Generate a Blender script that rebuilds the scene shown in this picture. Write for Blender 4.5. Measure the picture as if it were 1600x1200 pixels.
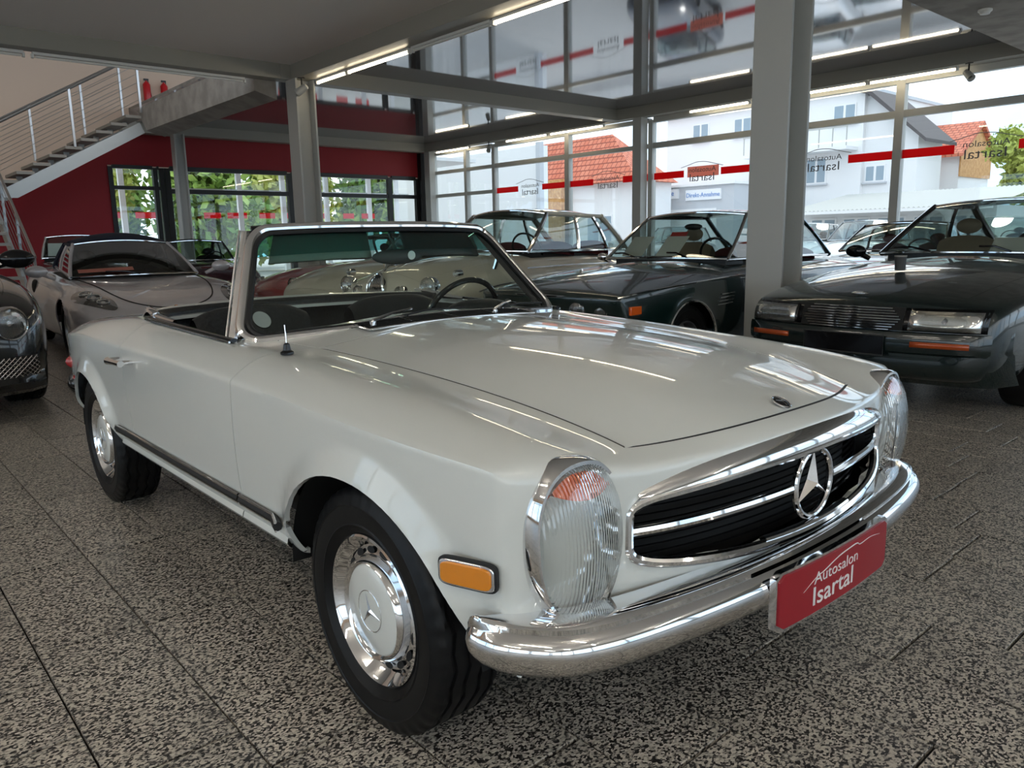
import bpy, bmesh, math, random
import numpy as np
from mathutils import Vector, Matrix
random.seed(7)
for o in list(bpy.data.objects): bpy.data.objects.remove(o)
S = bpy.context.scene
COL = S.collection
PI = math.pi

# ------------------------------------------------------------------ camera
F_PX = 1219.06
RW = ((0.6608793, 0.12482131, -0.74003932), (0.75023188, -0.13584865, 0.64706821), (-0.01976545, -0.98283508, -0.18342449))
cam_d = bpy.data.cameras.new('camera'); cam = bpy.data.objects.new('camera', cam_d); COL.objects.link(cam)
cam_d.sensor_fit = 'HORIZONTAL'; cam_d.sensor_width = 36.0; cam_d.lens = F_PX * 36.0 / 1600.0
cam_d.clip_start = 0.05; cam_d.clip_end = 400
m = Matrix(((RW[0][0], -RW[0][1], -RW[0][2], 1.576), (RW[1][0], -RW[1][1], -RW[1][2], -1.73), (RW[2][0], -RW[2][1], -RW[2][2], 1.194), (0, 0, 0, 1)))
cam.matrix_world = m
S.camera = cam

# ------------------------------------------------------------------ sky, sun, exposure
S.view_settings.view_transform = 'Standard'; S.view_settings.look = 'None'
S.view_settings.gamma = 1.0; S.view_settings.use_curve_mapping = False
S.view_settings.exposure = 1.45
w = bpy.data.worlds.new('World'); S.world = w; w.use_nodes = True
nt = w.node_tree; nt.nodes.clear()
wo = nt.nodes.new('ShaderNodeOutputWorld'); bg = nt.nodes.new('ShaderNodeBackground')
tc = nt.nodes.new('ShaderNodeTexCoord'); nz = nt.nodes.new('ShaderNodeTexNoise'); rp = nt.nodes.new('ShaderNodeValToRGB')
nz.inputs['Scale'].default_value = 2.2; nz.inputs['Detail'].default_value = 5
rp.color_ramp.elements[0].position = .42; rp.color_ramp.elements[0].color = (.50, .70, .92, 1)
rp.color_ramp.elements[1].position = .62; rp.color_ramp.elements[1].color = (1, 1, 1, 1)
nt.links.new(tc.outputs['Generated'], nz.inputs['Vector']); nt.links.new(nz.outputs['Fac'], rp.inputs['Fac'])
nt.links.new(rp.outputs['Color'], bg.inputs['Color']); nt.links.new(bg.outputs['Background'], wo.inputs['Surface'])
bg.inputs['Strength'].default_value = .88
sd = bpy.data.lights.new('sun', 'SUN'); sd.energy = .55; sd.angle = .15; sd.color = (1, .96, .9)
sun = bpy.data.objects.new('sun', sd); COL.objects.link(sun); sun.rotation_euler = (math.radians(38), 0, math.radians(200))

# ------------------------------------------------------------------ materials
MATS = {}
def mat(name, col=(.5, .5, .5), rough=.5, metal=0., coat=0., emit=None, es=1., alpha=1., trans=0., ior=1.45, spec=.5, coat_r=.03):
    if name in MATS: return MATS[name]
    m = bpy.data.materials.new(name); m.use_nodes = True
    b = m.node_tree.nodes['Principled BSDF']
    b.inputs['Base Color'].default_value = (*col, 1); b.inputs['Roughness'].default_value = rough
    b.inputs['Metallic'].default_value = metal; b.inputs['Coat Weight'].default_value = coat
    b.inputs['Coat Roughness'].default_value = coat_r; b.inputs['IOR'].default_value = ior
    b.inputs['Specular IOR Level'].default_value = spec
    b.inputs['Alpha'].default_value = alpha; b.inputs['Transmission Weight'].default_value = trans
    if emit: b.inputs['Emission Color'].default_value = (*emit, 1); b.inputs['Emission Strength'].default_value = es
    MATS[name] = m; return m
def schlick(n, mul=1., nrm=None):
    """reflectance that is the same for both faces of a thin pane"""
    g = n.nodes.new('ShaderNodeNewGeometry'); d = n.nodes.new('ShaderNodeVectorMath'); d.operation = 'DOT_PRODUCT'
    n.links.new(nrm or g.outputs['Normal'], d.inputs[0]); n.links.new(g.outputs['Incoming'], d.inputs[1])
    def M(op, a, b=None):
        x = n.nodes.new('ShaderNodeMath'); x.operation = op; x.use_clamp = op in ('MULTIPLY', 'SUBTRACT')
        for i, v in enumerate((a, b)):
            if v is None: continue
            if isinstance(v, (int, float)): x.inputs[i].default_value = v
            else: n.links.new(v, x.inputs[i])
        return x.outputs[0]
    c = M('ABSOLUTE', d.outputs['Value']); p = M('POWER', M('SUBTRACT', 1., c), 5.)
    return M('MULTIPLY', M('ADD', M('MULTIPLY', p, .96), .04), mul)
def glassmat(name, tint=(1, 1, 1), gloss=.08, rough=.0):
    # thin pane: straight-through tinted view plus fresnel reflection
    m = bpy.data.materials.new(name); m.use_nodes = True; n = m.node_tree; n.nodes.clear()
    o = n.nodes.new('ShaderNodeOutputMaterial'); t = n.nodes.new('ShaderNodeBsdfTransparent'); g = n.nodes.new('ShaderNodeBsdfGlossy')
    mx = n.nodes.new('ShaderNodeMixShader')
    t.inputs['Color'].default_value = (*tint, 1); g.inputs['Roughness'].default_value = rough
    n.links.new(schlick(n, gloss / .04), mx.inputs[0])
    n.links.new(t.outputs[0], mx.inputs[1]); n.links.new(g.outputs[0], mx.inputs[2]); n.links.new(mx.outputs[0], o.inputs[0])
    MATS[name] = m; return m
def noise_mat(name, c1, c2, scale=8, rough=.5, detail=4, bump=0., p=(.4, .6), metal=0., coat=0.):
    m = mat(name, c1, rough, metal, coat); n = m.node_tree; b = n.nodes['Principled BSDF']
    t = n.nodes.new('ShaderNodeTexCoord'); x = n.nodes.new('ShaderNodeTexNoise'); r = n.nodes.new('ShaderNodeValToRGB')
    x.inputs['Scale'].default_value = scale; x.inputs['Detail'].default_value = detail
    r.color_ramp.elements[0].position = p[0]; r.color_ramp.elements[0].color = (*c1, 1)
    r.color_ramp.elements[1].position = p[1]; r.color_ramp.elements[1].color = (*c2, 1)
    n.links.new(t.outputs['Object'], x.inputs['Vector']); n.links.new(x.outputs['Fac'], r.inputs['Fac']); n.links.new(r.outputs['Color'], b.inputs['Base Color'])
    if bump:
        bp = n.nodes.new('ShaderNodeBump'); bp.inputs['Strength'].default_value = bump; bp.inputs['Distance'].default_value = .01
        n.links.new(x.outputs['Fac'], bp.inputs['Height']); n.links.new(bp.outputs['Normal'], b.inputs['Normal'])
    return m

# ------------------------------------------------------------------ mesh helpers
class MB:
    def __init__(s): s.v = []; s.f = []
    def add(s, vs, fs):
        o = len(s.v); s.v += [tuple(map(float, p)) for p in vs]; s.f += [tuple(i + o for i in f) for f in fs]; return s
    def box(s, a, b):
        x0, y0, z0 = a; x1, y1, z1 = b
        return s.add([(x0, y0, z0), (x1, y0, z0), (x1, y1, z0), (x0, y1, z0), (x0, y0, z1), (x1, y0, z1), (x1, y1, z1), (x0, y1, z1)],
                     [(0, 3, 2, 1), (4, 5, 6, 7), (0, 1, 5, 4), (1, 2, 6, 5), (2, 3, 7, 6), (3, 0, 4, 7)])
    def obox(s, c, u, v, w):
        c, u, v, w = map(Vector, (c, u, v, w)); P = []
        for k in (-1, 1):
            for a, b in ((-1, -1), (1, -1), (1, 1), (-1, 1)): P.append(c + u * a + v * b + w * k)
        return s.add(P, [(0, 3, 2, 1), (4, 5, 6, 7), (0, 1, 5, 4), (1, 2, 6, 5), (2, 3, 7, 6), (3, 0, 4, 7)])
    def bar(s, p, q, wd, ht, up=(0, 0, 1)):
        p, q = Vector(p), Vector(q); d = q - p; L = d.length; d.normalize(); up = Vector(up)
        sd = d.cross(up); sd.normalize(); u = sd.cross(d)
        return s.obox((p + q) / 2, d * L / 2, sd * wd / 2, u * ht / 2)
    def tube(s, pts, r, n=8, closed=False, cap=True, flat=1., up=None):
        pts = [Vector(p) for p in pts]; N = len(pts); rs = r if isinstance(r, (list, tuple)) else [r] * N
        rings = []; prev = None
        for i, p in enumerate(pts):
            a = pts[(i - 1) % N] if (closed or i > 0) else p; b = pts[(i + 1) % N] if (closed or i < N - 1) else p
            t = (b - a); t.normalize()
            if up is not None: x = Vector(up) - t * t.dot(Vector(up))
            elif prev is None:
                x = Vector((0, 0, 1)) - t * t.z
                if x.length < .1: x = Vector((1, 0, 0)) - t * t.x
            else: x = prev - t * t.dot(prev)
            x.normalize(); prev = x; y = t.cross(x)
            rings.append([p + x * (math.cos(2 * PI * k / n) * rs[i] * flat) + y * (math.sin(2 * PI * k / n) * rs[i]) for k in range(n)])
        o = []; fs = []
        for R in rings: o += R
        for i in range(N if closed else N - 1):
            j = (i + 1) % N
            for k in range(n): fs.append((i * n + k, i * n + (k + 1) % n, j * n + (k + 1) % n, j * n + k))
        if cap and not closed: fs += [tuple(range(n))[::-1], tuple((N - 1) * n + k for k in range(n))]
        return s.add(o, fs)
    def cyl(s, p, q, r, n=16, r2=None): return s.tube([p, q], [r, r if r2 is None else r2], n)
    def lathe(s, prof, n=32, org=(0, 0, 0), axis='y', a0=0, a1=2 * PI):
        # prof: (radius, along-axis)
        full = abs(a1 - a0 - 2 * PI) < 1e-6; M = n if full else n + 1; V = []; Fs = []
        for k in range(M):
            a = a0 + (a1 - a0) * k / n; ca, sa = math.cos(a), math.sin(a)
            for r, h in prof:
                if axis == 'y': V.append((org[0] + r * ca, org[1] + h, org[2] + r * sa))
                elif axis == 'x': V.append((org[0] + h, org[1] + r * ca, org[2] + r * sa))
                else: V.append((org[0] + r * ca, org[1] + r * sa, org[2] + h))
        P = len(prof)
        for k in range(n):
            j = (k + 1) % M
            for i in range(P - 1): Fs.append((k * P + i, k * P + i + 1, j * P + i + 1, j * P + i))
        return s.add(V, Fs)
    def prism(s, poly, d):
        # extrude a 3-D polygon by vector d
        n = len(poly); d = Vector(d); P = [Vector(p) for p in poly]
        return s.add(P + [p + d for p in P], [tuple(range(n))[::-1], tuple(range(n, 2 * n))] + [(i, (i + 1) % n, n + (i + 1) % n, n + i) for i in range(n)])
    def grid(s, G):
        a = len(G); b = len(G[0]); V = [p for r in G for p in r]
        return s.add(V, [(i * b + j, (i + 1) * b + j, (i + 1) * b + j + 1, i * b + j + 1) for i in range(a - 1) for j in range(b - 1)])
    def sphere(s, c, r, n=12, m=8, sc=(1, 1, 1)):
        V = []; 
        for i in range(m + 1):
            t = PI * i / m
            for k in range(n):
                a = 2 * PI * k / n; V.append((c[0] + r * sc[0] * math.sin(t) * math.cos(a), c[1] + r * sc[1] * math.sin(t) * math.sin(a), c[2] + r * sc[2] * math.cos(t)))
        return s.add(V, [(i * n + k, (i + 1) * n + k, (i + 1) * n + (k + 1) % n, i * n + (k + 1) % n) for i in range(m) for k in range(n)])

def fix(me, ang=35, smooth=True):
    bm = bmesh.new(); bm.from_mesh(me)
    bmesh.ops.remove_doubles(bm, verts=bm.verts, dist=1e-6)
    bmesh.ops.dissolve_degenerate(bm, edges=bm.edges, dist=1e-7)
    bmesh.ops.recalc_face_normals(bm, faces=bm.faces); bm.to_mesh(me); bm.free()
    if smooth:
        me.shade_smooth(); me.set_sharp_from_angle(angle=math.radians(ang))
def link(name, me, m, parent=None):
    o = bpy.data.objects.new(name, me); COL.objects.link(o)
    if m is not None:
        me.materials.clear(); me.materials.append(MATS[m] if isinstance(m, str) else m)
    if parent is not None: o.parent = parent
    return o
def mk(name, mb, m, parent=None, ang=35, smooth=True, bevel=0, solid=0, sub=0):
    me = bpy.data.meshes.new(name); me.from_pydata(mb.v, [], mb.f); me.update(); fix(me, ang, smooth)
    o = link(name, me, m, parent)
    if sub: x = o.modifiers.new('s', 'SUBSURF'); x.levels = sub; x.render_levels = sub
    if solid: x = o.modifiers.new('t', 'SOLIDIFY'); x.thickness = solid; x.offset = 0
    if bevel: x = o.modifiers.new('b', 'BEVEL'); x.width = bevel; x.segments = 2; x.limit_method = 'ANGLE'
    return o
def tag(o, label, cat, group=None, kind=None):
    if label: o['label'] = label
    if cat: o['category'] = cat
    if group: o['group'] = group
    if kind: o['kind'] = kind
    return o
def empty(name, loc=(0, 0, 0), rz=0, label=None, cat=None, group=None, rot=None):
    o = bpy.data.objects.new(name, None); COL.objects.link(o); o.location = loc; o.rotation_euler = rot or (0, 0, rz); o.empty_display_size = .1
    if label: tag(o, label, cat, group)
    return o
def struct(o): o['kind'] = 'structure'; return o
def copy_tree(o, parent=None):
    c = o.copy(); COL.objects.link(c); c.parent = parent
    for ch in list(o.children): copy_tree(ch, c)
    return c
def text_mesh(name, body, size, m, parent=None, extrude=.001, M=None, bold=0., align='CENTER', sx=1.):
    cu = bpy.data.curves.new(name, 'FONT'); cu.body = body; cu.size = size; cu.extrude = extrude; cu.align_x = align; cu.offset = bold
    cu.resolution_u = 3
    t = bpy.data.objects.new(name, cu); COL.objects.link(t)
    dg = bpy.context.evaluated_depsgraph_get(); me = bpy.data.meshes.new_from_object(t.evaluated_get(dg))
    bpy.data.objects.remove(t); bpy.data.curves.remove(cu)
    if sx != 1.: me.transform(Matrix.Diagonal((sx, 1, 1, 1)))
    if M is not None: me.transform(M)
    return link(name, me, m, parent)
def spl(knots, x):
    # natural-ish smooth interpolation (Catmull-Rom on non-uniform knots, finite-difference tangents)
    xs = [k[0] for k in knots]; ys = [k[1] for k in knots]; n = len(xs)
    if x <= xs[0]: return ys[0] + (x - xs[0]) * (ys[1] - ys[0]) / (xs[1] - xs[0])
    if x >= xs[-1]: return ys[-1] + (x - xs[-1]) * (ys[-1] - ys[-2]) / (xs[-1] - xs[-2])
    i = max(j for j in range(n - 1) if xs[j] <= x)
    def tg(j):
        if j == 0: return (ys[1] - ys[0]) / (xs[1] - xs[0])
        if j == n - 1: return (ys[-1] - ys[-2]) / (xs[-1] - xs[-2])
        a = (ys[j] - ys[j - 1]) / (xs[j] - xs[j - 1]); b = (ys[j + 1] - ys[j]) / (xs[j + 1] - xs[j]); h0 = xs[j] - xs[j - 1]; h1 = xs[j + 1] - xs[j]
        return (a * h1 + b * h0) / (h0 + h1)
    h = xs[i + 1] - xs[i]; t = (x - xs[i]) / h; m0, m1 = tg(i) * h, tg(i + 1) * h
    return (2 * t**3 - 3 * t * t + 1) * ys[i] + (t**3 - 2 * t * t + t) * m0 + (-2 * t**3 + 3 * t * t) * ys[i + 1] + (t**3 - t * t) * m1
def sstep(a, b, x):
    t = min(1, max(0, (x - a) / (b - a))); return t * t * (3 - 2 * t)

def subdivide(mb, tags, creases, level):
    """Catmull-Clark the mirrored cage; returns list of (verts, quads) per tag"""
    me = bpy.data.meshes.new('cage'); me.from_pydata(mb.v, [], mb.f); me.update()
    for p, t in zip(me.polygons, tags): p.material_index = t
    bm = bmesh.new(); bm.from_mesh(me)
    bmesh.ops.remove_doubles(bm, verts=bm.verts, dist=1e-5)
    bmesh.ops.recalc_face_normals(bm, faces=bm.faces)
    cl = bm.edges.layers.float.new('crease_edge')
    for e in bm.edges:
        for (fn, wt) in creases:
            if fn(e.verts[0].co, e.verts[1].co): e[cl] = wt
    bm.to_mesh(me); bm.free()
    for i in range(max(tags) + 1): me.materials.append(None)
    o = bpy.data.objects.new('cage', me); COL.objects.link(o)
    x = o.modifiers.new('s', 'SUBSURF'); x.levels = level; x.render_levels = level
    dg = bpy.context.evaluated_depsgraph_get(); e = o.evaluated_get(dg); r = bpy.data.meshes.new_from_object(e)
    V = np.zeros(len(r.vertices) * 3); r.vertices.foreach_get('co', V); V = V.reshape(-1, 3)
    Fs = [tuple(p.vertices) for p in r.polygons]; T = [p.material_index for p in r.polygons]
    bpy.data.objects.remove(o); bpy.data.meshes.remove(me); bpy.data.meshes.remove(r)
    return V, Fs, T
def panel(name, V, Fs, m, parent, gap=.002, flange=.012, ang=40, shade_seal=None):
    """one panel cut from a subdivided body: gap at its open edges, turned-in flange"""
    used = sorted({i for f in Fs for i in f}); mp = {u: k for k, u in enumerate(used)}
    me = bpy.data.meshes.new(name); me.from_pydata([tuple(V[u]) for u in used], [], [tuple(mp[i] for i in f) for f in Fs]); me.update()
    bm = bmesh.new(); bm.from_mesh(me); bm.normal_update()
    be = [e for e in bm.edges if len(e.link_faces) == 1 and (abs(e.verts[0].co.y) > 1e-4 or abs(e.verts[1].co.y) > 1e-4)]
    bv = {v for e in be for v in e.verts}
    nrm = {v: v.normal.copy() for v in bv}
    rib = MB()
    if shade_seal:  # dark ribbon paints the shade in the gap; rubber along the hood front
        for e in be:
            q = []
            for v in e.verts:
                inn = [x.other_vert(v).co - v.co for x in v.link_edges if x not in be and len(x.link_faces) > 1]; d = sum(inn, Vector()) / max(1, len(inn))
                if d.length > 1e-6: d.normalize()
                q.append((v.co - d * .001 - nrm[v] * .0012, v.co + d * (gap + .002) - nrm[v] * .0014))
            rib.add([q[0][0], q[1][0], q[1][1], q[0][1]], [(0, 1, 2, 3)])
    if gap:
        mv = {}
        for v in bv:
            inn = [e.other_vert(v).co - v.co for e in v.link_edges if e not in be and len(e.link_faces) > 1]
            if inn:
                d = sum(inn, Vector()) / len(inn)
                if d.length > 1e-6: mv[v] = d.normalized() * gap
        for v, d in mv.items(): v.co += d
    if flange:
        r = bmesh.ops.extrude_edge_only(bm, edges=be); nv = [g for g in r['geom'] if isinstance(g, bmesh.types.BMVert)]
        src = {}
        for v in nv:
            b = min(bv, key=lambda q: (q.co - v.co).length_squared) if len(bv) < 40 else None
            for e in v.link_edges:
                o2 = e.other_vert(v)
                if o2 in nrm and (o2.co - v.co).length < 1e-7: b = o2
            if b is not None: src[v] = nrm[b]
        for v, n in src.items():
            if abs(n.y) > .55: n = Vector((0, math.copysign(1, n.y), 0))
            elif abs(n.x) > .75: n = Vector((math.copysign(1, n.x), 0, 0))
            v.co -= n * flange
    bm.to_mesh(me); bm.free(); me.shade_smooth(); me.set_sharp_from_angle(angle=math.radians(ang))
    o = link(name, me, m, parent)
    if shade_seal and rib.f: mk('shade_seal', rib, shade_seal, o)
    return o
mat('paint_white', (.71, .73, .695), .32, coat=1.)
mat('chrome', (.82, .82, .83), .06, 1.)
mat('chrome_soft', (.72, .72, .73), .18, 1.)
mat('black_rubber', (.012, .012, .012), .55)
mat('tyre_rubber', (.006, .006, .0065), .42, spec=.3)
mat('black_gloss', (.006, .006, .007), .12)
mat('black_matt', (.008, .008, .008), .7)
noise_mat('black_leather', (.012, .012, .013), (.022, .022, .023), 90, .42, bump=.1)
mat('amber_lens', (.75, .25, .01), .18, coat=1.)
mat('orange_lens', (.85, .13, .015), .15, coat=1.)
mat('red_lens', (.35, .008, .012), .12, coat=1.)
mat('silver_reflector', (.85, .85, .85), .15, 1.)
mat('plate_red', (.33, .012, .022), .35)
mat('lettering_white', (.82, .8, .78), .5)
mat('ivory', (.72, .66, .55), .4)
mat('pad_green', (.16, .21, .17), .6)
mat('dark_grey', (.05, .05, .05), .5)
glassmat('windscreen_glass', (.80, .9, .86), .05)
glassmat('shade_glass', (.16, .42, .40), .06)
glassmat('car_glass', (.62, .70, .68), .07)
glassmat('dark_glass', (.25, .28, .28), .08)
glassmat('clear_glass', (.95, .97, .97), .05)
# ribbed headlamp glass: clear shell with fine vertical flutes in the normal
def lens_mat(name, tint, scale):
    m = mat(name, tint, .05, trans=.0); n = m.node_tree; n.nodes.clear()
    o = n.nodes.new('ShaderNodeOutputMaterial'); t = n.nodes.new('ShaderNodeBsdfTransparent'); g = n.nodes.new('ShaderNodeBsdfGlossy'); mx = n.nodes.new('ShaderNodeMixShader')
    c = n.nodes.new('ShaderNodeTexCoord'); w = n.nodes.new('ShaderNodeTexWave'); b = n.nodes.new('ShaderNodeBump')
    w.bands_direction = 'Y'; w.inputs['Scale'].default_value = scale; w.inputs['Distortion'].default_value = .6; w.inputs['Detail'].default_value = 1
    b.inputs['Strength'].default_value = .7; b.inputs['Distance'].default_value = .004
    n.links.new(c.outputs['Object'], w.inputs['Vector']); n.links.new(w.outputs['Fac'], b.inputs['Height'])
    n.links.new(b.outputs['Normal'], g.inputs['Normal'])
    t.inputs['Color'].default_value = (*tint, 1); g.inputs['Roughness'].default_value = .06
    n.links.new(schlick(n, 4.0, b.outputs['Normal']), mx.inputs[0]); n.links.new(t.outputs[0], mx.inputs[1]); n.links.new(g.outputs[0], mx.inputs[2]); n.links.new(mx.outputs[0], o.inputs[0])
    return m
lens_mat('headlamp_glass', (.93, .94, .93), 48)
# fluted reflector seen through the lens
def flute_mat(name, col, scale):
    m = mat(name, col, .16, 1.); n = m.node_tree; p = n.nodes['Principled BSDF']
    c = n.nodes.new('ShaderNodeTexCoord'); w = n.nodes.new('ShaderNodeTexWave'); b = n.nodes.new('ShaderNodeBump')
    w.bands_direction = 'Y'; w.inputs['Scale'].default_value = scale; w.inputs['Distortion'].default_value = 1.2
    b.inputs['Strength'].default_value = .8; b.inputs['Distance'].default_value = .006
    n.links.new(c.outputs['Object'], w.inputs['Vector']); n.links.new(w.outputs['Fac'], b.inputs['Height']); n.links.new(b.outputs['Normal'], p.inputs['Normal'])
    return m
flute_mat('fluted_reflector', (.66, .66, .65), 30)
mat('sticker_grey', (.2, .24, .22), .6)
# ================================================================== white roadster
def smooth_pts(pts, n, closed=False):
    P = [Vector(p) for p in pts]; N = len(P); out = []
    for i in range(N if closed else N - 1):
        p0, p1, p2, p3 = (P[(i + k) % N] if closed else P[min(max(i + k, 0), N - 1)] for k in (-1, 0, 1, 2))
        for k in range(n):
            t = k / n; out.append(.5 * ((2 * p1) + (p2 - p0) * t + (2 * p0 - 5 * p1 + 4 * p2 - p3) * t * t + (3 * p1 - p0 - 3 * p2 + p3) * t**3))
    if not closed: out.append(P[-1])
    return out

def make_wheel(name, parent, loc, side, R=.308, rim=.192, wd=.19, style='merc', steer=0, tread=True, capm='paint_white'):
    """wheel in local coords: axis y, outer face towards side*y; the tyre is this part, rim and cap its pieces"""
    s = side
    N = 168 if tread else 40
    prof = []  # (r, y) from outer bead over tread to inner bead; y positive = outboard
    hw = wd / 2
    base = [(rim - .004, hw * .72), (rim + .008, hw * .86), (rim + .022, hw * .95), (rim + .025, hw * .985), (rim + .029, hw * .965), (rim + .055, hw * 1.0), (R - .045, hw * .995), (R - .042, hw * 1.015), (R - .038, hw * .99), (R - .018, hw * .94)]
    tr = [(R - .006, hw * .84), (R - .001, hw * .70), (R, hw * .52), (R, hw * .34), (R, hw * .3), (R, hw * .02), (R, -hw * .02), (R, -hw * .3), (R, -hw * .34), (R, -hw * .52), (R - .001, -hw * .70), (R - .006, -hw * .84)]
    inn = [(R - .03, -hw * .97), (rim + .03, -hw * .98), (rim, -hw * .75)]
    if tread:
        gr = [.62, .22, -.22, -.62]; tr = [(R - .006, hw * .86, 0)]
        last = .8
        tr.append((R - .001, hw * .8, 0))
        for g in gr:
            for d, dp in ((.07, 0), (.05, .007), (-.05, .007), (-.07, 0)): tr.append((R - dp, hw * (g + d), 1))
        tr += [(R - .001, -hw * .8, 0), (R - .006, -hw * .86, 0)]
        allp = [(r, y, 0) for r, y in base] + tr + [(r, y, 0) for r, y in inn]
    else: allp = [(r, y, 0) for r, y in base + tr + inn]
    V = []; Fs = []; P = len(allp)
    for k in range(N):
        a = 2 * PI * k / N; zz = (abs((k % 8) - 4) - 2) / 2. if tread else 0
        for r, y, zg in allp:
            rr = r
            if tread and not zg and abs(y) > hw * .75 and r > R - .02 and (k % 4) == 0: rr -= .004
            yy = (y + (hw * .05 * zz if zg else 0)) * s
            V.append((rr * math.cos(a), yy, rr * math.sin(a)))
    for k in range(N):
        j = (k + 1) % N
        for i in range(P - 1): Fs.append((k * P + i, k * P + i + 1, j * P + i + 1, j * P + i))
    mb = MB(); mb.add(V, Fs)
    ty = mk(name, mb, 'tyre_rubber', parent, ang=30); ty.location = loc; ty.rotation_euler = (0, 0, steer)
    ty['label'] = 'black rubber tyre'
    h = lambda y: s * (hw * .72 + y)
    if style == 'merc':
        r1 = MB().lathe([(rim + .001, h(.0)), (rim - .001, h(.012)), (rim - .006, h(.015)), (rim - .014, h(.006)), (rim - .026, h(-.012)), (rim - .034, h(-.02)), (rim - .05, h(-.016)), (rim - .056, h(-.012))], 64)
        mk('trim_ring', r1, 'chrome', ty, 40)
        r2 = MB()
        for k in range(16):   # dark vent slots between trim ring and cap
            a = 2 * PI * (k + .5) / 16; c, sn = math.cos(a), math.sin(a); rr = rim - .046
            pts = []
            for q in range(10):
                t = 2 * PI * q / 10; u = .0175 * math.cos(t); v = .0095 * math.sin(t)
                pts.append(((rr + v) * c - u * sn, h(-.0135), (rr + v) * sn + u * c))
            sl = MB().prism(pts, (0, s * .0012, 0)); mk('vent_slot', sl, 'black_matt', ty)
        mk('hub_cap', MB().lathe([(rim - .056, h(-.014)), (rim - .06, h(.0)), (rim - .064, h(.012)), (rim - .07, h(.018)), (rim - .077, h(.014)), (rim - .081, h(.008))], 64), 'chrome', ty, 50)
        ce = mk('cap_disc', MB().lathe([(rim - .08, h(.0085)), (rim - .084, h(.012)), (.06, h(.0155)), (.0001, h(.017))], 48), capm, ty, 50)
        e = MB(); ring = [(.052 * math.cos(2 * PI * k / 40), h(.0165), .052 * math.sin(2 * PI * k / 40)) for k in range(40)]
        e.tube(ring, .0012, 6, closed=True, up=(0, 1, 0))
        for k in range(3):
            a = PI / 2 + .35 + 2 * PI * k / 3; c, sn = math.cos(a), math.sin(a); b = a + PI / 3
            tip = (.05 * c, h(.017), .05 * sn); mid = (0, h(.0205), 0)
            l = (.0085 * math.cos(a + 1.05), h(.0172), .0085 * math.sin(a + 1.05)); r = (.0085 * math.cos(a - 1.05), h(.0172), .0085 * math.sin(a - 1.05))
            e.add([tip, l, mid, r], [(0, 1, 2), (0, 2, 3)])
        mk('star_emblem', e, 'chrome', ce, 10)
    else:
        mk('rim', MB().lathe([(rim, h(0)), (rim - .004, h(.01)), (rim - .012, h(.008)), (rim - .02, h(-.03)), (rim - .024, h(-.05))], 40), style, ty, 40)
        d = MB(); ns = 5 if style != 'chrome' else 24
        for k in range(ns):
            a = 2 * PI * k / ns; c, sn = math.cos(a), math.sin(a); wv = .03 if ns == 5 else .004
            d.bar((.03 * c, h(-.005), .03 * sn), ((rim - .015) * c, h(-.012), (rim - .015) * sn), .02, wv * 1.5, up=(-sn, 0, c))
        mk('spokes', d, style, ty, 30)
        mk('hub', MB().lathe([(.055, h(-.03)), (.05, h(.0)), (.03, h(.008)), (.0001, h(.009))], 24), style, ty, 40)
        mk('brake_drum', MB().lathe([(rim - .02, h(-.055)), (.0001, h(-.055))], 24), 'black_matt', ty)
    return ty

HUBZ = .303
merc = empty('roadster', (0, 0, 0), 0, 'white open-top roadster with chrome star grille and red dealer plate, nearest to us', 'car')
KR = {  # longitudinal lines of the body: x -> (y, z)
 'c0': ([(-3.02, 0), (.7, 0)], [(-3.02, .822), (-2.9, .842), (-2.5, .885), (-2.1, .896), (-1.95, .900), (-.9, .925), (-.66, .914), (-.3, .905), (0, .889), (.3, .853), (.5, .81), (.62, .78), (.7, .757)]),
 'c1': ([(-3.02, .27), (.7, .27)], [(-3.02, .82), (-2.9, .84), (-2.5, .882), (-2.1, .893), (-1.95, .897), (-.9, .918), (-.66, .908), (-.3, .899), (0, .882), (.3, .845), (.5, .80), (.62, .765), (.7, .745)]),
 'he': ([(-3.02, .58), (-2.5, .62), (-2.1, .655), (-1.95, .69), (-1.8, .705), (-1.5, .71), (-1.2, .708), (-.95, .69), (-.66, .63), (-.3, .605), (0, .585), (.3, .55), (.5, .515), (.6, .51)],
        [(-3.02, .812), (-2.5, .868), (-2.1, .893), (-1.8, .885), (-1.2, .872), (-.95, .868), (-.66, .856), (-.3, .842), (0, .823), (.28, .79), (.5, .745), (.6, .722)]),
 'cr': ([(-3.02, .69), (-2.5, .72), (-2.1, .735), (-1.5, .75), (-1.2, .75), (-.9, .735), (-.6, .70), (0, .685), (.39, .675), (.6, .66)],
        [(-3.02, .80), (-2.9, .822), (-2.5, .866), (-2.1, .893), (-1.8, .897), (-1.2, .884), (-.9, .88), (-.57, .873), (-.1, .848), (.16, .831), (.39, .807), (.52, .785), (.6, .77)]),
 'sh': ([(-3.02, .755), (-2.5, .80), (-1.8, .815), (-.9, .812), (0, .79), (.39, .78), (.55, .762)],
        [(-3.02, .775), (-2.9, .80), (-2.5, .845), (-1.8, .868), (-.9, .858), (-.5, .852), (-.1, .833), (.2, .815), (.4, .795), (.55, .77)]),
 'be': ([(-3.02, .80), (-2.8, .84), (-2.4, .868), (-1.8, .878), (-.6, .878), (0, .875), (.3, .866), (.45, .848), (.55, .826)],
        [(-3.02, .745), (-2.8, .77), (-2.3, .797), (-1.7, .806), (-.67, .806), (-.1, .79), (.21, .778), (.47, .768), (.57, .755)]),
}
ROWS = ['c0', 'c1', 'he', 'cr', 'sh', 'be']
SIDE = [(.715, .0), (.60, -.006), (.505, -.014), (.43, -.02), (.345, -.05), (.335, -.08)]   # z, dy against the belt line
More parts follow.
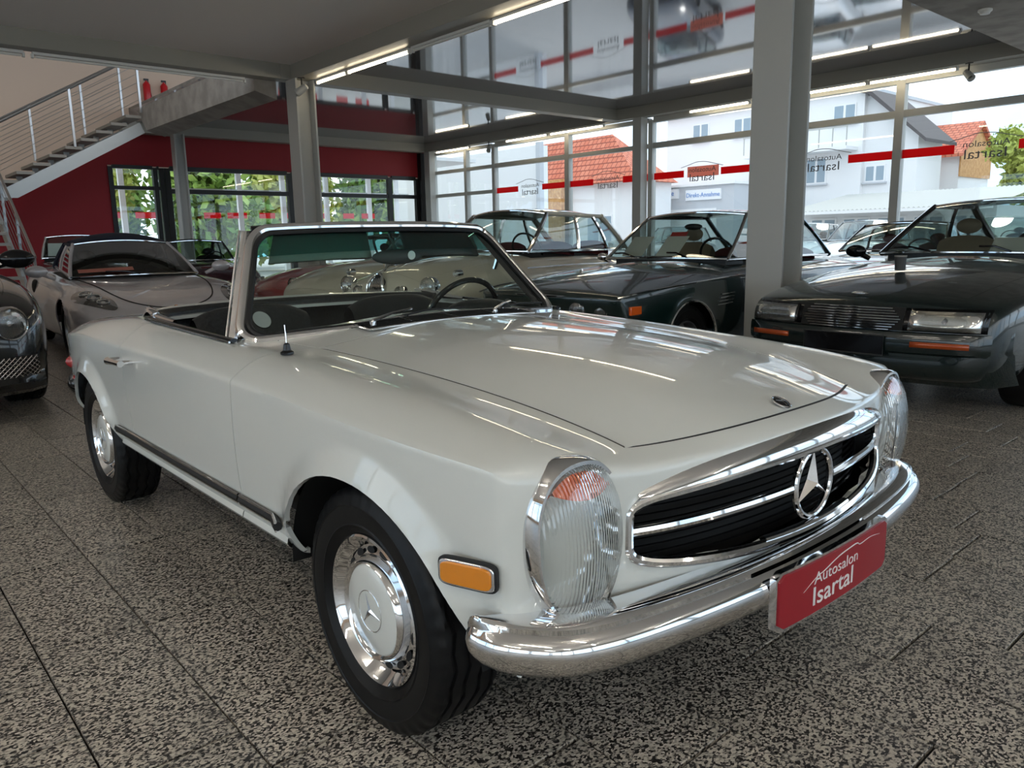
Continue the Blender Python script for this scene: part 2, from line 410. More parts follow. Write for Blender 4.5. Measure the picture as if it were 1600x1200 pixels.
XC = [-3.02, -2.93, -2.7, -2.4, -2.12, -1.94, -1.77, -1.5, -1.2, -.93, -.66, -.4, -.12, .14, .32, .43]
def P(row, x): ky, kz = KR[row]; return (x, spl(ky, x), spl(kz, x))
HOODF = {'c0': .655, 'c1': .633, 'he': .516, 'cr': .495, 'sh': .485, 'be': .475}
NOSE = [(.688, 0, .749), (.668, .27, .742), (.603, .525, .728), (.568, .66, .760), (.543, .765, .765), (.513, .828, .758)]
T = []
for x in XC:
    col = []
    for r in ROWS:
        xx = x
        if x == -.66: xx = {'c0': -.65, 'c1': -.65, 'he': -.655, 'cr': -.655, 'sh': -.645, 'be': -.625}[r]
        if x == .43: xx = {'c0': .53, 'c1': .515, 'he': .43, 'cr': .425, 'sh': .425, 'be': .425}[r]
        if x == .32: xx = {'c0': .36, 'c1': .36}.get(r, .32)
        col.append(P(r, xx))
    T.append(col)
T.append([P(r, HOODF[r]) for r in ROWS]); T.append(NOSE)
HC = len(T) - 2
nI = len(T); Sg = []
for i in range(nI):
    x, y, z = T[i][-1]; col = [(x, y, z)]
    for k, (zz, dy) in enumerate(SIDE):
        xx = x
        if i == 0: xx = x - .03 * (k < 4) + .1 * (k >= 4)
        if x == -.625: xx = [-.64, -.665, -.675, -.68, -.68, -.68][k]
        z2 = zz
        if i <= 2: z2 = zz + .04 * (k >= 4)
        col.append((xx, y + dy * (1 if -2.9 < x < .5 else .6), z2))
    Sg.append(col)
nK = len(SIDE) + 1
Fg = []
for j in range(6):
    x, y, z = NOSE[j]; col = [(x, y, z)]
    for k in range(1, nK):
        if j == 5: col.append(Sg[-1][k]); continue
        zz, dy = SIDE[k - 1]; xx = x + [.004, .004, 0, -.01, -.05, -.12][k - 1]
        col.append((xx, y, zz))
    Fg.append(col)
Rg = []
for j in range(6):
    x, y, z = T[0][j]; col = [(x, y, z)]
    for k in range(1, nK):
        if j == 5: col.append(Sg[0][k]); continue
        zz = Sg[0][k][2]; col.append((-3.06 + .015 * (j / 5)**2 + [0, .0, .01, .03, .1, .2][k - 1], y, zz))
    Rg.append(col)
cg = MB(); tags = []
BODY, HOOD, DOORR, DOORL, TRUNK = 0, 1, 2, 3, 4
def quad(a, b, c, d, t):
    for s in (1, -1):
        cg.add([(p[0], p[1] * s, p[2]) for p in (a, b, c, d)], [(0, 1, 2, 3)]); tags.append((DOORL if s > 0 else DOORR) if t == 'door' else t)
for i in range(nI - 1):
    for j in range(5):
        xm = (T[i][3][0] + T[i + 1][3][0]) / 2
        if j < 2 and -1.95 < xm < -.9: continue
        t = BODY
        if j < 2 and -.66 <= T[i][3][0] and i < HC: t = HOOD
        if j < 2 and -2.95 < xm < -2.12: t = TRUNK
        if j >= 2 and -1.78 < xm < -.66: t = 'door'
        quad(T[i][j], T[i + 1][j], T[i + 1][j + 1], T[i][j + 1], t)
    for k in range(nK - 1):
        xm = (T[i][3][0] + T[i + 1][3][0]) / 2
        quad(Sg[i][k], Sg[i + 1][k], Sg[i + 1][k + 1], Sg[i][k + 1], 'door' if (-1.78 < xm < -.66 and k < 4) else BODY)
for j in range(5):
    for k in range(nK - 1):
        quad(Fg[j][k], Fg[j + 1][k], Fg[j + 1][k + 1], Fg[j][k + 1], BODY); quad(Rg[j][k], Rg[j + 1][k], Rg[j + 1][k + 1], Rg[j][k + 1], BODY)
bl = {tuple(round(c, 4) for c in (T[i][5][0], s * T[i][5][1], T[i][5][2])) for i in range(nI) for s in (1, -1)}
inb = lambda v: tuple(round(c, 4) for c in v) in bl
nosel = {tuple(round(c, 4) for c in (n[0], s * n[1], n[2])) for n in NOSE[:3] for s in (1, -1)}
inn = lambda v: tuple(round(c, 4) for c in v) in nosel
V, Fs, Tg = subdivide(cg, tags, [(lambda a, b: inb(a) and inb(b), .72), (lambda a, b: inn(a) and inn(b), .35)], 3)

def arch_r(th, front):
    if isinstance(front, float): return front
    c = math.cos(th)
    if front is True: return .352 + .07 * max(0, (c + .3) / 1.3)**2 + .02 * max(0, -c - .5)
    return .325 + .045 * max(0, c)**1.5
def arch_pass(V, Fs, Tg, wheels, ymin=.6, A=.03, wout=.07, zmax=.76):
    kill = np.zeros(len(V), bool)
    for idx in range(len(V)):
        x, y, z = V[idx]
        if abs(y) < ymin or z > zmax: continue
        for (hx, hz, fr) in wheels:
            dx, dz = x - hx, z - hz; r = math.hypot(dx, dz)
            if r > .6: continue
            th = math.atan2(dz, dx); ri = arch_r(th, fr); ro = ri + wout
            if r < ro:
                t = max(0, min(1, 1 - (r - ri) / (ro - ri))); fade = sstep(-.02, .55, math.sin(th))
                V[idx][1] += math.copysign(A * t * fade, y)
            if r < ri: kill[idx] = True
    keepF = []; keepT = []
    for f, t in zip(Fs, Tg):
        if all(kill[i] for i in f): continue
        keepF.append(f); keepT.append(t)
    for idx in {i for f in keepF for i in f if kill[i]}:
        x, y, z = V[idx]
        for (hx, hz, fr) in wheels:
            dx, dz = x - hx, z - hz; r = math.hypot(dx, dz)
            if r > .6 or r < 1e-4: continue
            ri = arch_r(math.atan2(dz, dx), fr)
            if r < ri: V[idx][0] = hx + dx / r * ri; V[idx][2] = hz + dz / r * ri
    return keepF, keepT
Fs, Tg = arch_pass(V, Fs, Tg, [(0, HUBZ, True), (-2.4, HUBZ, False)])
# radiator opening in the nose
GY = .562
def gz(y):   # lower and upper edge of the opening at |y|
    t = min(1, abs(y) / GY); return .493 + .036 * t**2.0, .692 - .026 * t**2
def gin(y, z):
    if abs(y) >= GY: return 2.
    a, b = gz(y); c, h = (a + b) / 2, (b - a) / 2
    return (abs(y) / GY)**12 + (abs(z - c) / h)**6
GC = .597
CUT = 1.0 / 1.022
kill = np.array([(v[0] > .4 and abs(v[1]) < .6 and gin(v[1] * CUT, GC + (v[2] - GC) * (1 / 1.07)) < 1) for v in V])
F2 = [(f, t) for f, t in zip(Fs, Tg) if not all(kill[i] for i in f)]
Fs = [f for f, t in F2]; Tg = [t for f, t in F2]
for i in {i for f in Fs for i in f if kill[i]}:
    y, z = V[i][1], V[i][2]; d = Vector((y, (z - GC) * 3, 0)); lo, hi = 1., 3.
    for _ in range(20):
        mid = (lo + hi) / 2
        if gin(y * mid * CUT, GC + (z - GC) * mid / 1.07) < 1: lo = mid
        else: hi = mid
    V[i][1] = y * lo; V[i][2] = GC + (z - GC) * lo
def part(name, t, m='paint_white', side=None, gap=.0022, flange=.014):
    return panel(name, V, [f for f, q in zip(Fs, Tg) if q == t], m, merc, gap, flange, shade_seal='black_rubber' if gap else None)
part('body_shell', BODY, gap=.0); part('hood', HOOD, gap=.0078); part('door', DOORR, gap=.0032); part('door', DOORL, gap=.0032); part('trunk_lid', TRUNK)
def surf_x(y, z):  # front face position at (y, z)
    sel = [v for v in V if v[0] > .3 and abs(v[1] - y) < .04 and abs(v[2] - z) < .04]
    return max(v[0] for v in sel) if sel else .6
# wheels
for sgn in (-1, 1):
    make_wheel('wheel', merc, (0, sgn * .745, HUBZ), sgn, steer=0)
    make_wheel('wheel', merc, (-2.4, sgn * .745, HUBZ), sgn)
    for hx, fr in ((0, True), (-2.4, False)):
        wl = MB(); n = 24; ring = []
        for k in range(n + 1):
            a = .08 + (PI - .1) * k / n; r = arch_r(a, fr) + .03
            ring.append([(hx + r * math.cos(a), sgn * yy, HUBZ + r * math.sin(a)) for yy in (.84 if fr else .825, .70, .5, .44)] + [(hx, sgn * .44, HUBZ)])
        wl.grid(ring); mk('wheel_well', wl, 'black_matt', merc)
mk('underbody', MB().box((-2.9, -.62, .30), (.5, .62, .36)), 'black_matt', merc)
# sill: chrome and rubber strip, lower bright ledge
for sgn in (-1, 1):
    def sidey(x, z): 
        sel = [abs(v[1]) for v in V if abs(v[0] - x) < .05 and abs(v[2] - z) < .025 and v[1] * sgn > .5]
        return max(sel) if sel else .85
    for (xa, xb) in ((-1.98, -.685), (-.675, -.375)):
        st = MB(); pts = [(xa + (xb - xa) * k / 8, 0, 0) for k in range(9)]
        pts = [(p[0], sgn * (sidey(p[0], .437) + .001), .433) for p in pts]
        mk('rubbing_strip', MB().tube(pts, .0135, 8, flat=1., up=(0, 0, 1)), 'black_rubber', merc)
        pts2 = [(p[0], p[1] + sgn * .006, .446) for p in pts]
        mk('strip_trim', MB().tube(pts2, .0045, 6), 'chrome', merc)
        pts3 = [(p[0], p[1] + sgn * .006, .420) for p in pts]
        mk('strip_trim', MB().tube(pts3, .0035, 6), 'chrome', merc)
    led = MB(); 
    for xa, xb in ((-2.0, -.72), (-.715, -.41)):
        G = [[(x, sgn * y, z) for (y, z) in ((.835, .385), (.842, .375), (.845, .362), (.838, .35), (.82, .338), (.78, .332))] for x in (xa, xb)]
        led.grid(G)
    mk('sill_ledge', led, 'paint_white', merc)
# ---------------- grille
fr = MB(); out = []
for k in range(96):
    a = 2 * PI * k / 96; lo, hi = 0, 1.
    cy, sz = math.cos(a) * GY, math.sin(a) * .11
    lo, hi = 0., 1.6
    for _ in range(24):
        mid = (lo + hi) / 2
        if abs(cy * mid) < GY and gin(cy * mid, GC + sz * mid) < 1: lo = mid
        else: hi = mid
    y, z = cy * lo, GC + sz * lo; out.append((y, z))
fx = lambda y: .692 - .27 * y * y - .02 * abs(y)**6 / .55**6
fpts = [(fx(y) + .006, y, z) for y, z in out]
mk('grille_surround', MB().tube(fpts, .012, 10, closed=True), 'chrome', merc)
# heavy chrome brow over the opening
br = []
for k in range(41):
    y = -.545 + 1.09 * k / 40; zt = gz(y)[1]; th = .036 * (1 - (abs(y) / .6)**2.5) + .007; x = fx(y)
    br.append([(x - .045, y, zt + th + .014), (x - .02, y, zt + th + .012), (x + .004, y, zt + th * .8 + .004), (x + .014, y, zt + th * .45), (x + .016, y, zt + .004), (x + .01, y, zt - .006), (x - .01, y, zt - .009), (x - .04, y, zt - .006)])
mk('grille_brow', MB().grid(br), 'chrome', merc)
bk = [[(fx(y) - .09, y, z) for z in (.46, .73)] for y in [-.56 + .056 * k for k in range(21)]]
mk('grille_back', MB().grid(bk), 'black_matt', merc)
for k in range(11):
    z = .505 + .0175 * k
    pts = [(fx(y) - .055, y, z) for y in [-.54 + .054 * q for q in range(21)]]
    mk('grille_slat', MB().tube(pts, .004, 4, flat=.5), 'black_gloss', merc)
for sgn in (-1, 1):
    pts = [(fx(y) + .0, y, .606 - .008 * (abs(y) / .5)**2) for y in [sgn * (.095 + .455 * q / 12) for q in range(13)]]
    mk('grille_bar', MB().tube(pts, [.0085] * 13, 8, flat=1.3), 'chrome', merc)
st = MB(); R0 = .083; sx = .680
st.tube([(sx + .012, R0 * math.cos(2 * PI * k / 64), .602 + R0 * math.sin(2 * PI * k / 64)) for k in range(64)], .0085, 10, closed=True)
for k in range(3):
    a = PI / 2 + 2 * PI * k / 3; c, sn = math.cos(a), math.sin(a)
    q = lambda aa, r, dx: (sx + dx, r * math.cos(aa), .602 + r * math.sin(aa))
    tip = q(a, R0 - .002, .012); l = q(a + PI / 3, .0165, .004); r = q(a - PI / 3, .0165, .004); mid = (sx + .026, 0, .602); bkp = (sx - .002, 0, .602)
    st.add([tip, l, mid, r, bkp], [(0, 1, 2), (0, 2, 3), (0, 4, 1), (0, 3, 4)])
mk('star_emblem', st, 'chrome', merc, 12)
mk('lower_grille_trim', MB().tube([(fx(y) + .002, y, gz(y)[0] + .012) for y in [-.2 + .03 * k for k in range(14)]], .011, 8, flat=.6), 'chrome', merc)
# round badge on the hood
hb = MB().lathe([(.0001, .006), (.012, .0055), (.022, .002), (.024, 0)], 28, axis='z')
o = mk('hood_badge', hb, 'black_gloss', merc); zc = spl(KR['c0'][1], .60); o.location = (.60, 0, zc - .001); o.rotation_euler = (0, .42, 0)
bb = MB().tube([(.0235 * math.cos(2 * PI * k / 28), .0235 * math.sin(2 * PI * k / 28), .002) for k in range(28)], .0025, 6, closed=True)
for k in range(3):
    a = 2 * PI * k / 3; bb.bar((0, 0, .0065), (.017 * math.cos(a), .017 * math.sin(a), .0045), .003, .002)
mk('badge_rim', bb, 'chrome', o)
# ---------------- headlamps
def headlamp(sgn):
    cx, cy, cz = .562, sgn * .683, .607
    root = mk('headlamp', MB(), None, merc) if False else None
    def oval(t, sc=1., n=3.):   # tall rounded oval, wider at the top
        c, s_ = math.cos(t), math.sin(t)
        y = .109 * math.copysign(abs(c)**(2 / 2.35), c) * (1 + .06 * s_); z = .164 * math.copysign(abs(s_)**(2 / 2.2), s_)
        return y * sc, z * sc
    N = 64
    def ring(sc, dx, tilt=.10):
        o_ = []
        for k in range(N):
            y, z = oval(2 * PI * k / N, sc)
            # outboard edge swept back around the corner, top leaning back
            x = cx + dx - .34 * max(0, y)**1.5 * 1.2 - .05 * (z > 0) * z - tilt * y * .25
            o_.append((x, cy + sgn * y, cz + z))
        return o_
    bez = [ring(.90, -.12), ring(.985, -.055), ring(1.025, -.02), ring(1.03, .012), ring(1.0, .024), ring(.955, .024), ring(.93, .016)]
    G = [r + [r[0]] for r in bez]
    bz = mk('headlamp', MB().grid(G), 'chrome', merc, 50); bz['label'] = 'tall oval headlamp in chrome bezel'
    lens = []
    for i in range(9):
        t = i / 8; sc = .945 * math.cos(t * PI / 2 * .999); lens.append([p for p in ring(max(sc, .002), .016 + .05 * math.sin(t * PI / 2)**1.0)])
    mk('lens', MB().grid([r + [r[0]] for r in lens]), 'headlamp_glass', bz, 60)
    # reflector bowl, lamp below, turn signal on top
    refl = [ring(.93, .01), ring(.8, -.03), ring(.55, -.065), ring(.3, -.08), ring(.002, -.085)]
    mk('reflector', MB().grid([r + [r[0]] for r in refl]), 'fluted_reflector', bz, 60)
    def lens_x(y, z, off):
        sc = min(.999, ((abs(y) / .109)**2.35 + (abs(z) / .164)**2.2)**(1 / 2.3) / .945)
        return cx + .016 + .05 * math.sqrt(max(0, 1 - sc * sc)) - .34 * max(0, y)**1.5 * 1.2 - .05 * (z > 0) * z - .025 * y + off
    top = []
    for i in range(9):
        t = i / 8; row = []
        for k in range(15):
            u = -1 + k / 7; zt = .162 * .90 * (1 - .30 * abs(u)**2.4); zb = .096 + .018 * abs(u)**2; z = zb + (zt - zb) * t; y = .073 * u + .008
            row.append((lens_x(y, z, -.007), cy + sgn * y, cz + z))
        top.append(row)
    mk('turn_signal', MB().grid(top), 'orange_lens', bz)
for sgn in (-1, 1): headlamp(sgn)
# ---------------- bumpers
def sweep_bumper(name, path, prof, m='chrome', zoff=None):
    P2 = [Vector((p[0], p[1], 0)) for p in path]; rows = []
    for i, p in enumerate(P2):
        a = P2[max(i - 1, 0)]; b = P2[min(i + 1, len(P2) - 1)]; t = (b - a); t.normalize(); n = Vector((t.y, -t.x, 0))
        if n.dot(p - Vector((0, 0, 0)) + Vector((.2, 0, 0)) * (1 if p.x > -1 else -1)) < 0: n = -n
        dz = zoff(i / (len(P2) - 1)) if zoff else 0
        tt = min(i, len(P2) - 1 - i) / max(1, len(P2) - 1); k = (.15 + .85 * sstep(0, .16, tt)); rows.append([(p.x + n.x * (d * k if (d < -.012 and z > .456) else d), p.y + n.y * (d * k if (d < -.012 and z > .456) else d), z + dz) for d, z in prof])
    return rows
half = [(.468, .872), (.49, .870), (.525, .860), (.575, .828), (.63, .775), (.665, .70), (.69, .60), (.712, .47), (.73, .32), (.742, .16), (.745, 0)]
path = smooth_pts([(x, -y, 0) for x, y in half] + [(x, y, 0) for x, y in half[::-1][1:]], 5)
prof = [(-.09, .476), (-.05, .478), (-.026, .476), (-.014, .468), (-.014, .457), (-.004, .452), (.006, .442), (.011, .426), (.009, .405), (-.002, .385), (-.022, .366), (-.05, .357), (-.08, .356)]
rows = sweep_bumper('b', path, prof)
# rounded ends
def tuck(rows, c, n=4):
    first = rows[0]; cen = Vector((0, 0, 0))
    for p in first: cen += Vector(p)
    cen /= len(first); ext = []
    for k in range(n, 0, -1):
        t = k / n; s_ = math.sqrt(max(0, 1 - t * t)); ext.append([tuple(cen + (Vector(p) - cen) * s_ + Vector((c * .035 * t, 0, 0))) for p in first])
    return ext
rows = tuck(rows, -1) + rows; rows = rows + tuck(rows[::-1], -1)[::-1]
fb = mk('front_bumper', MB().grid(rows), 'chrome', merc, 50)
# rear bumper
rpath = smooth_pts([(-2.66, -.86, 0), (-2.85, -.85, 0), (-3.02, -.80, 0), (-3.12, -.66, 0), (-3.17, -.3, 0), (-3.18, 0, 0), (-3.17, .3, 0), (-3.12, .66, 0), (-3.02, .80, 0), (-2.85, .85, 0), (-2.66, .86, 0)], 4)
rprof = [(-.06, .55), (-.02, .55), (.0, .535), (.008, .505), (.0, .475), (-.03, .455), (-.06, .455)]
mk('rear_bumper', MB().grid(sweep_bumper('r', rpath, rprof)), 'chrome', merc, 50)
for sgn in (-1, 1):
    mk('tail_lamp', MB().sphere((-3.035, sgn * .70, .60), .06, 16, 10, (.5, 2.0, .9)), 'red_lens', merc)
# licence plate with dealer lettering
pl = MB(); W, H = .262, .062
rr = []
for k in range(40):
    a = 2 * PI * (k + .5) / 40; c, s_ = math.cos(a), math.sin(a)
    y = W * math.copysign(abs(c)**.16, c); z = H * math.copysign(abs(s_)**.22, s_); rr.append((0, y, z))
plx = .775; bend = lambda y: -.16 * y * y
pz = .398
plate = tag(empty('number_plate', (plx, 0, pz), 0), None, None); plate.parent = merc
pl = MB(); npl = 28
def plate_mesh(w, h, d, x0):
    mb = MB(); a = []; b = []
    for k in range(npl + 1):
        y = -w + 2 * w * k / npl; e = max(0, abs(y) - (w - .012)); hh = h - (.012 - math.sqrt(max(0, .012**2 - e * e)))
        a.append([(x0 + bend(y), y, -hh), (x0 + bend(y), y, hh)]); b.append([(x0 - d + bend(y), y, -hh), (x0 - d + bend(y), y, hh)])
    mb.grid(a); mb.grid(b)
    for k in range(npl):
        for e in (0, 1): mb.add([a[k][e], a[k + 1][e], b[k + 1][e], b[k][e]], [(0, 1, 2, 3)])
    for k in (0, npl): mb.add([a[k][0], a[k][1], b[k][1], b[k][0]], [(0, 1, 2, 3)])
    return mb
mk('plate_frame', plate_mesh(W + .009, H + .009, .016, -.002), 'chrome', plate)
mk('plate_panel', plate_mesh(W, H, .004, .0015), 'plate_red', plate)
def bent_text(name, body, size, y0, z0, sx, bold):
    o = text_mesh(name, body, size, 'lettering_white', plate, .0004, None, bold, 'LEFT', sx)
    me = o.data
    for v in me.vertices:
        y, z, d = v.co.x + y0, v.co.y + z0, v.co.z
        v.co = (.0018 + bend(y) + d, y, z)
    me.update(); return o
bent_text('plate_lettering', 'Autosalon', .040, -.128, .008, 1.28, 0.)
bent_text('plate_lettering', 'Isartal', .064, -.135, -.043, 1.27, .0004)

ln = [(-.172, .002, 0), (-.12, .024, 0), (-.085, .031, 0), (-.02, .047, 0), (.05, .053, 0), (.075, .052, 0), (.09, .0455, 0), (.15, .047, 0), (.21, .038, 0)]
lp = smooth_pts(ln, 6)
mk('plate_swoosh', MB().tube([(.0022 + bend(p.x), p.x, p.y) for p in lp], [.0004 + .0012 * math.sin(PI * i / (len(lp) - 1)) for i in range(len(lp))], 5), 'lettering_white', plate)
# amber side reflector
for sgn in (-1, 1):
    sel = lambda x, z: max(abs(v[1]) for v in V if abs(v[0] - x) < .04 and abs(v[2] - z) < .03 and v[1] * sgn > .5)
    def rrect(w, h, n=6):
        o_ = []
        for k in range(24):
            a = 2 * PI * (k + .5) / 24; c, s_ = math.cos(a), math.sin(a); o_.append((w * math.copysign(abs(c)**.35, c), h * math.copysign(abs(s_)**.35, s_)))
        return o_
    xa, za = .437, .552; ya = sel(xa - .06, za); yb = sel(xa + .06, za); ang = math.atan2(yb - ya, .12)
    e = empty('side_reflector', (xa, sgn * ((ya + yb) / 2 - .003), za), sgn * ang); e.parent = merc
    mk('gasket', MB().prism([(x, 0, z) for x, z in rrect(.068, .031)], (0, sgn * .008, 0)), 'black_rubber', e)
    mk('reflector_frame', MB().prism([(x, 0, z) for x, z in rrect(.064, .027)], (0, sgn * .014, 0)), 'chrome', e, bevel=.002)
    mk('amber_lens', MB().prism([(x, 0, z) for x, z in rrect(.058, .0225)], (0, sgn * .018, 0)), 'amber_lens', e, bevel=.002)
# door handles
for sgn in (-1, 1):
    yh = .878
    h = MB(); h.cyl((-1.74, sgn * yh, .752), (-1.74, sgn * (yh + .04), .752), .014, 12); h.cyl((-1.60, sgn * yh, .757), (-1.60, sgn * (yh + .04), .757), .010, 12)
    h.tube([(-1.765, sgn * (yh + .044), .751), (-1.72, sgn * (yh + .046), .753), (-1.66, sgn * (yh + .047), .755), (-1.585, sgn * (yh + .046), .757)], [.016, .013, .010, .013], 10)
    mk('door_handle', h, 'chrome', merc)
# aerial on the right wing
a = MB().lathe([(.02, 0), (.02, .006), (.012, .012), (.009, .03), (.004, .034)], 16, org=(-.60, -.715, .868), axis='z'); mk('aerial_base', a, 'black_gloss', merc)
mk('aerial', MB().cyl((-.60, -.715, .89), (-.605, -.715, .955), .0022, 6), 'chrome', merc)
# ---------------- windscreen
def ws(u, v, off=0):   # u -1..1 across, v 0 base .. 1 top
    yb, yt = .725, .535; y = u * (yb + (yt - yb) * v)
    xb = -.80 - .135 * abs(u)**2.2; xt = -1.13 - .075 * abs(u)**2.2
    zb = .898 - .03 * abs(u)**2; zt = 1.252 - .012 * abs(u)**3
    return Vector((xb + (xt - xb) * v + off, y, zb + (zt - zb) * v))
n = 24
def rc(u, v):  # rounded corners: pull in
    return ws(u, v)
loop = []
cr = .10
def edge_loop(iu, iv0, iv1, n=10):
    pts = []
    for (cu, cv, a0) in ((iu - cr, iv1 - cr * 1.6, 0), (-iu + cr, iv1 - cr * 1.6, PI / 2), (-iu + cr, iv0 + cr * 1.6, PI), (iu - cr, iv0 + cr * 1.6, 3 * PI / 2)):
        for k in range(n + 1):
            a = a0 + PI / 2 * k / n; pts.append((cu + cr * math.cos(a), cv + cr * 1.6 * math.sin(a)))
    # densify long runs
    out = []
    for i, p in enumerate(pts):
        q = pts[(i + 1) % len(pts)]; d = math.hypot(p[0] - q[0], (p[1] - q[1])); m_ = max(1, int(d / .12))
        for k in range(m_): out.append((p[0] + (q[0] - p[0]) * k / m_, p[1] + (q[1] - p[1]) * k / m_))
    return out
lo_ = edge_loop(.975, .04, .965)
mk('windscreen_frame', MB().tube([ws(u, v) for u, v in edge_loop(1.0, 0., 1.0)], .019, 10, closed=True), 'chrome', merc)
mk('windscreen_seal', MB().tube([ws(u, v, .004) for u, v in edge_loop(.972, .035, .965)], .011, 8, closed=True), 'black_rubber', merc)
nu, nv = 28, 18
def wgrid(v0, v1, um=.985): return [[ws(-um + 2 * um * i / nu, v0 + (v1 - v0) * j / 8) for j in range(9)] for i in range(nu + 1)]
mk('windscreen_glass', MB().grid(wgrid(.02, .74)), 'windscreen_glass', merc)
mk('windscreen_shade_band', MB().grid(wgrid(.74, .985)), 'shade_glass', merc)
for sgn in (-1, 1):  # black-faced pillar sides
    pr = []
    for k in range(9):
        v = k / 8; a = ws(sgn * 1.0, v); dp = .035 if sgn < 0 else .075; pr.append([a + Vector((-.005, sgn * .016, 0)), a + Vector((-.03, sgn * .026, 0)), a + Vector((-dp + .02 * v, sgn * .022, 0)), a + Vector((-dp - .01 + .02 * v, -sgn * .01, 0)), a + Vector((-.02, -sgn * .012, 0)), a + Vector((-.005, sgn * .016, 0))])
    mk('windscreen_pillar', MB().grid(pr), 'chrome_soft' if sgn < 0 else 'black_gloss', merc, 60)
    mk('pillar_trim', MB().tube([ws(sgn, k / 8) + Vector((-.05, sgn * .024, 0)) for k in range(9)], .005, 6), 'chrome', merc)
mk('header_rail', MB().tube([ws(-.98 + 1.96 * k / 20, 1.0) + Vector((-.03, 0, .004)) for k in range(21)], [.016] * 21, 8, flat=.8), 'black_gloss', merc)
# windscreen sticker
# cowl ventilation grille in front of the glass
cv = [[(x, y, .912 + (x + .70) * -.10 - .07 * y * y) for y in [-.37 + .074 * k for k in range(11)]] for x in (-.80, -.765, -.73, -.695)]
vent = mk('cowl_vent', MB().grid(cv), 'black_gloss', merc)
for y in (-.19, 0., .19): mk('vent_divider', MB().bar((-.80, y, .925 - .07 * y * y), (-.694, y, .9145 - .07 * y * y), .005, .006), 'chrome', vent)
ed = [(-.69, y, .913 - .07 * y * y) for y in [-.375 + .075 * k for k in range(11)]]; ed2 = [(-.805, p[1], p[2] + .012) for p in ed][::-1]
mk('vent_frame', MB().tube(ed + ed2, .004, 6, closed=True), 'chrome', vent)
for k in range(6):
    x = -.79 + .017 * k; mk('vent_louvre', MB().tube([(x, y, .9145 - (x + .70) * .10 - .07 * y * y) for y in [-.36 + .072 * q for q in range(11)]], .0022, 4), 'black_rubber', vent)
# wipers
for (bx, by, mx, my, tx, ty) in ((-.735, -.335, -.85, -.12, -.90, .10), (-.735, .21, -.84, .38, -.885, .58)):
    zf = lambda x, y: 0
    a = Vector((bx, by, .915)); u1 = my / .70; u2 = ty / .70
    m1 = ws(u1, .09) + Vector((.02, 0, .02)); 
    wp = mk('wiper', MB().tube([a, a + Vector((0, 0, .012)), (a + m1) / 2 + Vector((0, 0, .012)), m1], [.009, .007, .005, .004], 8), 'chrome_soft', merc)
    b0 = ws(u1 - .17, .05) + Vector((.012, 0, .004)); b1 = ws(u1 + .36, .10) + Vector((.012, 0, .004))
    mk('wiper_blade', MB().tube([b0, (b0 + b1) / 2 + Vector((.004, 0, .012)), b1], .004, 6), 'black_rubber', wp)
    mk('wiper_spindle', MB().cyl(a - Vector((0, 0, .02)), a + Vector((0, 0, .01)), .012, 12), 'chrome', wp)
# ---------------- cabin
tub = MB()
tub.box((-1.98, -.70, .36), (-.85, .70, .40)); mk('cabin_floor', tub, 'black_matt', merc)
for sgn in (-1, 1):
    mk('door_card', MB().grid([[(x, sgn * .70, .40), (x, sgn * .685, .6), (x, sgn * .69, .80), (x, sgn * .715, .868), (x, sgn * .745, .885)] for x in (-1.95, -1.6, -1.25, -.95)]), 'black_leather', merc)
    mk('door_cap', MB().tube([(x, sgn * (.742 if x > -1.7 else .735), z) for x, z in ((-.93, .884), (-1.2, .889), (-1.5, .896), (-1.8, .904))], .013, 8, flat=.55), 'black_gloss', merc)
    mk('door_cap_trim', MB().tube([(x, sgn * .758, z - .003) for x, z in ((-.93, .882), (-1.2, .887), (-1.5, .894), (-1.8, .902))], .004, 6), 'chrome', merc)
    mk('side_window_channel', MB().tube([(x, sgn * .712, z) for x, z in ((-1.82, .908), (-1.7, .903), (-1.58, .90))], [.018, .014, .008], 8), 'chrome', merc)
dash = []
for k in range(15):
    y = -.70 + .1 * k; zc = .895 - .03 * (y / .7)**2
    dash.append([(-.83 - .1 * (y / .7)**2, y, zc), (-.93 - .08 * (y / .7)**2, y, zc + .008), (-1.03 - .05 * (y / .7)**2, y, zc + .004), (-1.06 - .04 * (y / .7)**2, y, zc - .03), (-1.03, y, zc - .09), (-.98, y, zc - .25)])
mk('dashboard', MB().grid(dash), 'black_leather', merc, 60)
mk('instrument_hood', MB().sphere((-1.02, .36, .90), .1, 20, 10, (.8, 1.7, .45)), 'black_leather', merc)
# steering wheel, left-hand drive
swc = Vector((-1.20, .40, .835)); nrm = Vector((-.90, 0, .38)).normalized(); up = Vector((.38, 0, .90)).normalized()
sw = mk('steering_wheel', MB().tube([swc + Vector((0, 1, 0)) * (.2 * math.cos(2 * PI * k / 48)) + up * (.2 * math.sin(2 * PI * k / 48)) for k in range(48)], .0125, 10, closed=True), 'black_gloss', merc)
sp = MB()
for a in (0.15, PI - .15, 1.5 * PI): sp.tube([swc - nrm * .03, swc + Vector((0, 1, 0)) * (.19 * math.cos(a)) + up * (.19 * math.sin(a))], [.018, .01], 8)
sp.tube([swc - nrm * .02, swc - nrm * .05, swc - nrm * .28], [.05, .045, .02], 12)
mk('wheel_hub', sp, 'black_gloss', sw)
mk('horn_ring', MB().tube([swc - nrm * .012 + Vector((0, 1, 0)) * (.12 * math.cos(PI + PI * k / 20)) + up * (.12 * math.sin(PI + PI * k / 20)) for k in range(21)], .004, 6), 'chrome', sw)
